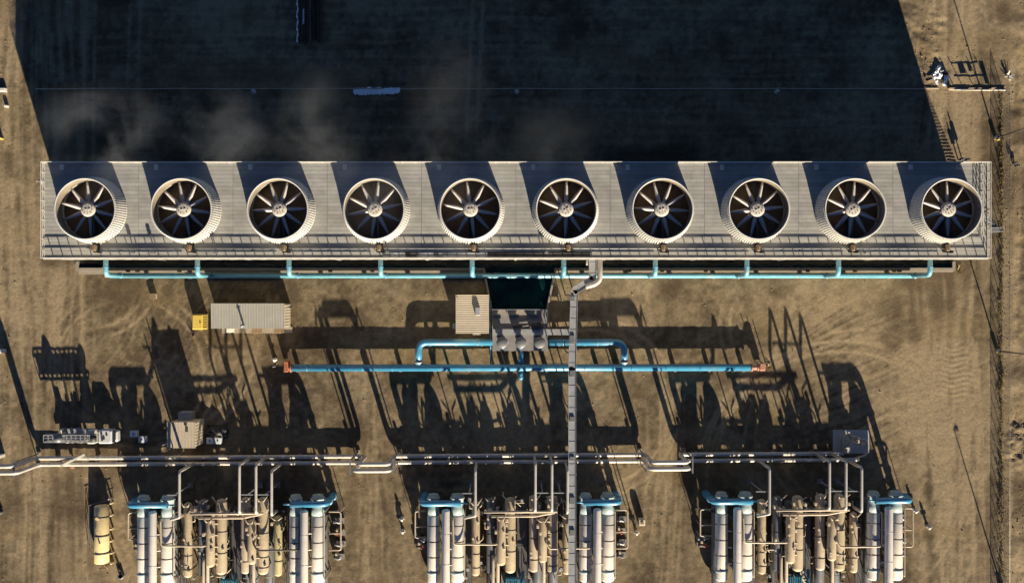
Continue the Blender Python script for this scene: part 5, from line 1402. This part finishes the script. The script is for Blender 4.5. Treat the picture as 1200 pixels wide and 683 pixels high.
# weeds caught in the fence
m = MB(); rw = random.Random(4)
for k in range(900):
    yy = rw.uniform(fy1, fy0); xx = fx0 - 0.25 + rw.gauss(0, 0.22); h_ = rw.uniform(0.05, 0.4) * (0.4 + 1.2 * (math.sin(yy * 0.35) * 0.5 + 0.5))
    for q in range(3):
        a = rw.uniform(0, 6.28); m.bar((xx, yy, 0), (xx + 0.3 * math.cos(a) * rw.random(), yy + 0.3 * math.sin(a) * rw.random(), h_), 0.06, 0.02)
o = m.build('fence_weeds', M_weed); tag(o, 'dry weeds caught along the foot of the chain-link fence', 'weeds', kind='stuff')
# stones and clods scattered over the yard edge
m = MB(); rk = random.Random(8)
def rock(m, x, y, s):
    k0 = len(m.v); pts = []
    for (u, v, w_) in ((1, 0, 0), (0, 1, 0), (-1, 0, 0), (0, -1, 0), (0, 0, 0.8), (0, 0, -0.3)): pts.append((x + u * s * rk.uniform(.6, 1.1), y + v * s * rk.uniform(.6, 1.1), w_ * s * rk.uniform(.7, 1.2)))
    m.add(pts, [(0, 1, 4), (1, 2, 4), (2, 3, 4), (3, 0, 4), (1, 0, 5), (2, 1, 5), (3, 2, 5), (0, 3, 5)])
for k in range(2600):
    u = rk.random()
    if u < 0.35: px, py = rk.uniform(1176, 1215), rk.uniform(-10, 690)
    elif u < 0.5: px, py = rk.gauss(1195, 9), rk.gauss(518, 14)
    elif u < 0.62: px, py = rk.gauss(1085, 22), rk.gauss(70, 30)
    elif u < 0.7: px, py = rk.uniform(-5, 12), rk.uniform(0, 690)
    else: px, py = rk.uniform(0, 1175), rk.uniform(320, 690)
    rock(m, X(px), Y(py), abs(rk.gauss(0, 0.06)) + 0.03)
o = m.build('stones', mat('stone', (0.26, 0.2, 0.13), 0.9, 0, 0.3, 3)); tag(o, 'scattered stones and clods on the bare earth', 'stones', kind='stuff')

# left edge fittings
for k, (px, py, w_, h_, mt, lb) in enumerate(((3, 411, 0.6, 0.9, M_fascia, 'pale concrete box at the left edge level with the yard'), (2.5, 533, 0.5, 1.6, M_fascia, 'pale concrete box at the left edge by the twin pipes'), (2.5, 163, 0.25, 0.9, M_yellow2, 'yellow box at the left edge beside the tower shadow'), (4, 106, 0.6, 0.5, M_fascia, 'pale slab box at the upper left edge'), (8.5, 125, 0.3, 0.5, M_fascia, 'small pale box at the upper left edge'), (1, 600, 0.4, 0.6, M_grey, 'small grey box low on the left edge'))):
    c = P(px, py, 0)
    t = thing('utility_box', lb, 'box', c)
    MB().bbox(c.x - w_, c.x + w_, c.y - w_ * 0.5, c.y + w_ * 0.5, -0.05, h_, 0.05).build('body', mt, t)
    MB().bbox(c.x - w_ * 0.8, c.x + w_ * 0.8, c.y - w_ * 0.4, c.y + w_ * 0.4, h_, h_ + 0.06, 0.02).build('lid', mt, t)

# ------------------------------------------------------------------ steam drifting off the fans
def steam_mat(i, c, rad, dens):
    m = bpy.data.materials.new('steam'); m.use_nodes = True
    n, l = m.node_tree.nodes, m.node_tree.links
    n.remove(n['Principled BSDF'])
    pv = n.new('ShaderNodeVolumePrincipled'); l.new(pv.outputs[0], n['Material Output'].inputs['Volume'])
    pv.inputs['Color'].default_value = (0.90, 0.94, 0.98, 1); pv.inputs['Anisotropy'].default_value = 0.0
    tc = n.new('ShaderNodeTexCoord')
    ln = n.new('ShaderNodeVectorMath'); ln.operation = 'LENGTH'
    l.new(tc.outputs['Object'], ln.inputs[0])
    fo = n.new('ShaderNodeMapRange'); fo.inputs['From Min'].default_value = 1.0; fo.inputs['From Max'].default_value = 0.0; fo.interpolation_type = 'SMOOTHSTEP'
    l.new(ln.outputs['Value'], fo.inputs['Value'])
    geo = n.new('ShaderNodeNewGeometry')
    no = n.new('ShaderNodeTexNoise'); no.inputs['Scale'].default_value = 0.12; no.inputs['Detail'].default_value = 5; no.inputs['Roughness'].default_value = 0.62; no.inputs['Distortion'].default_value = 0.6
    no.noise_dimensions = '4D'; no.inputs['W'].default_value = i * 3.1
    l.new(geo.outputs['Position'], no.inputs['Vector'])
    nr = n.new('ShaderNodeMapRange'); nr.inputs['From Min'].default_value = 0.45; nr.inputs['From Max'].default_value = 0.70
    l.new(no.outputs['Fac'], nr.inputs['Value'])
    mu = n.new('ShaderNodeMath'); mu.operation = 'MULTIPLY'; l.new(fo.outputs[0], mu.inputs[0]); l.new(nr.outputs[0], mu.inputs[1])
    m2 = n.new('ShaderNodeMath'); m2.operation = 'MULTIPLY'; l.new(mu.outputs[0], m2.inputs[0]); m2.inputs[1].default_value = dens
    l.new(m2.outputs[0], pv.inputs['Density'])
    return m
plumes = [(0, 120, 162, 90, 70, 0.044), (1, 262, 162, 66, 66, 0.036), (2, 362, 152, 60, 80, 0.026), (3, 425, 205, 75, 75, 0.018), (4, 528, 150, 66, 105, 0.017), (5, 640, 168, 70, 60, 0.010)]
for i, px, py, rx, ry, dn in plumes:
    z = 21.0
    m = MB(); u = 14; v = 8; c = P(px, py, z)
    for j in range(v + 1):
        th = math.pi * j / v
        for k in range(u):
            ph = 2 * math.pi * k / u; m.v.append((math.sin(th) * math.cos(ph), math.sin(th) * math.sin(ph), math.cos(th)))
    for j in range(v):
        for k in range(u): m.f.append((j * u + k, (j + 1) * u + k, (j + 1) * u + (k + 1) % u, j * u + (k + 1) % u)); m.sm.append(True)
    o = m.build('steam', steam_mat(i, c, rx, dn)); o.location = c; o.scale = (rx * G, ry * G, 5.5)
    tag(o, 'thin drifting steam above the %s fan stack' % (ORD[i] + ' (from the left)' if i else 'leftmost'), 'steam', kind='stuff')
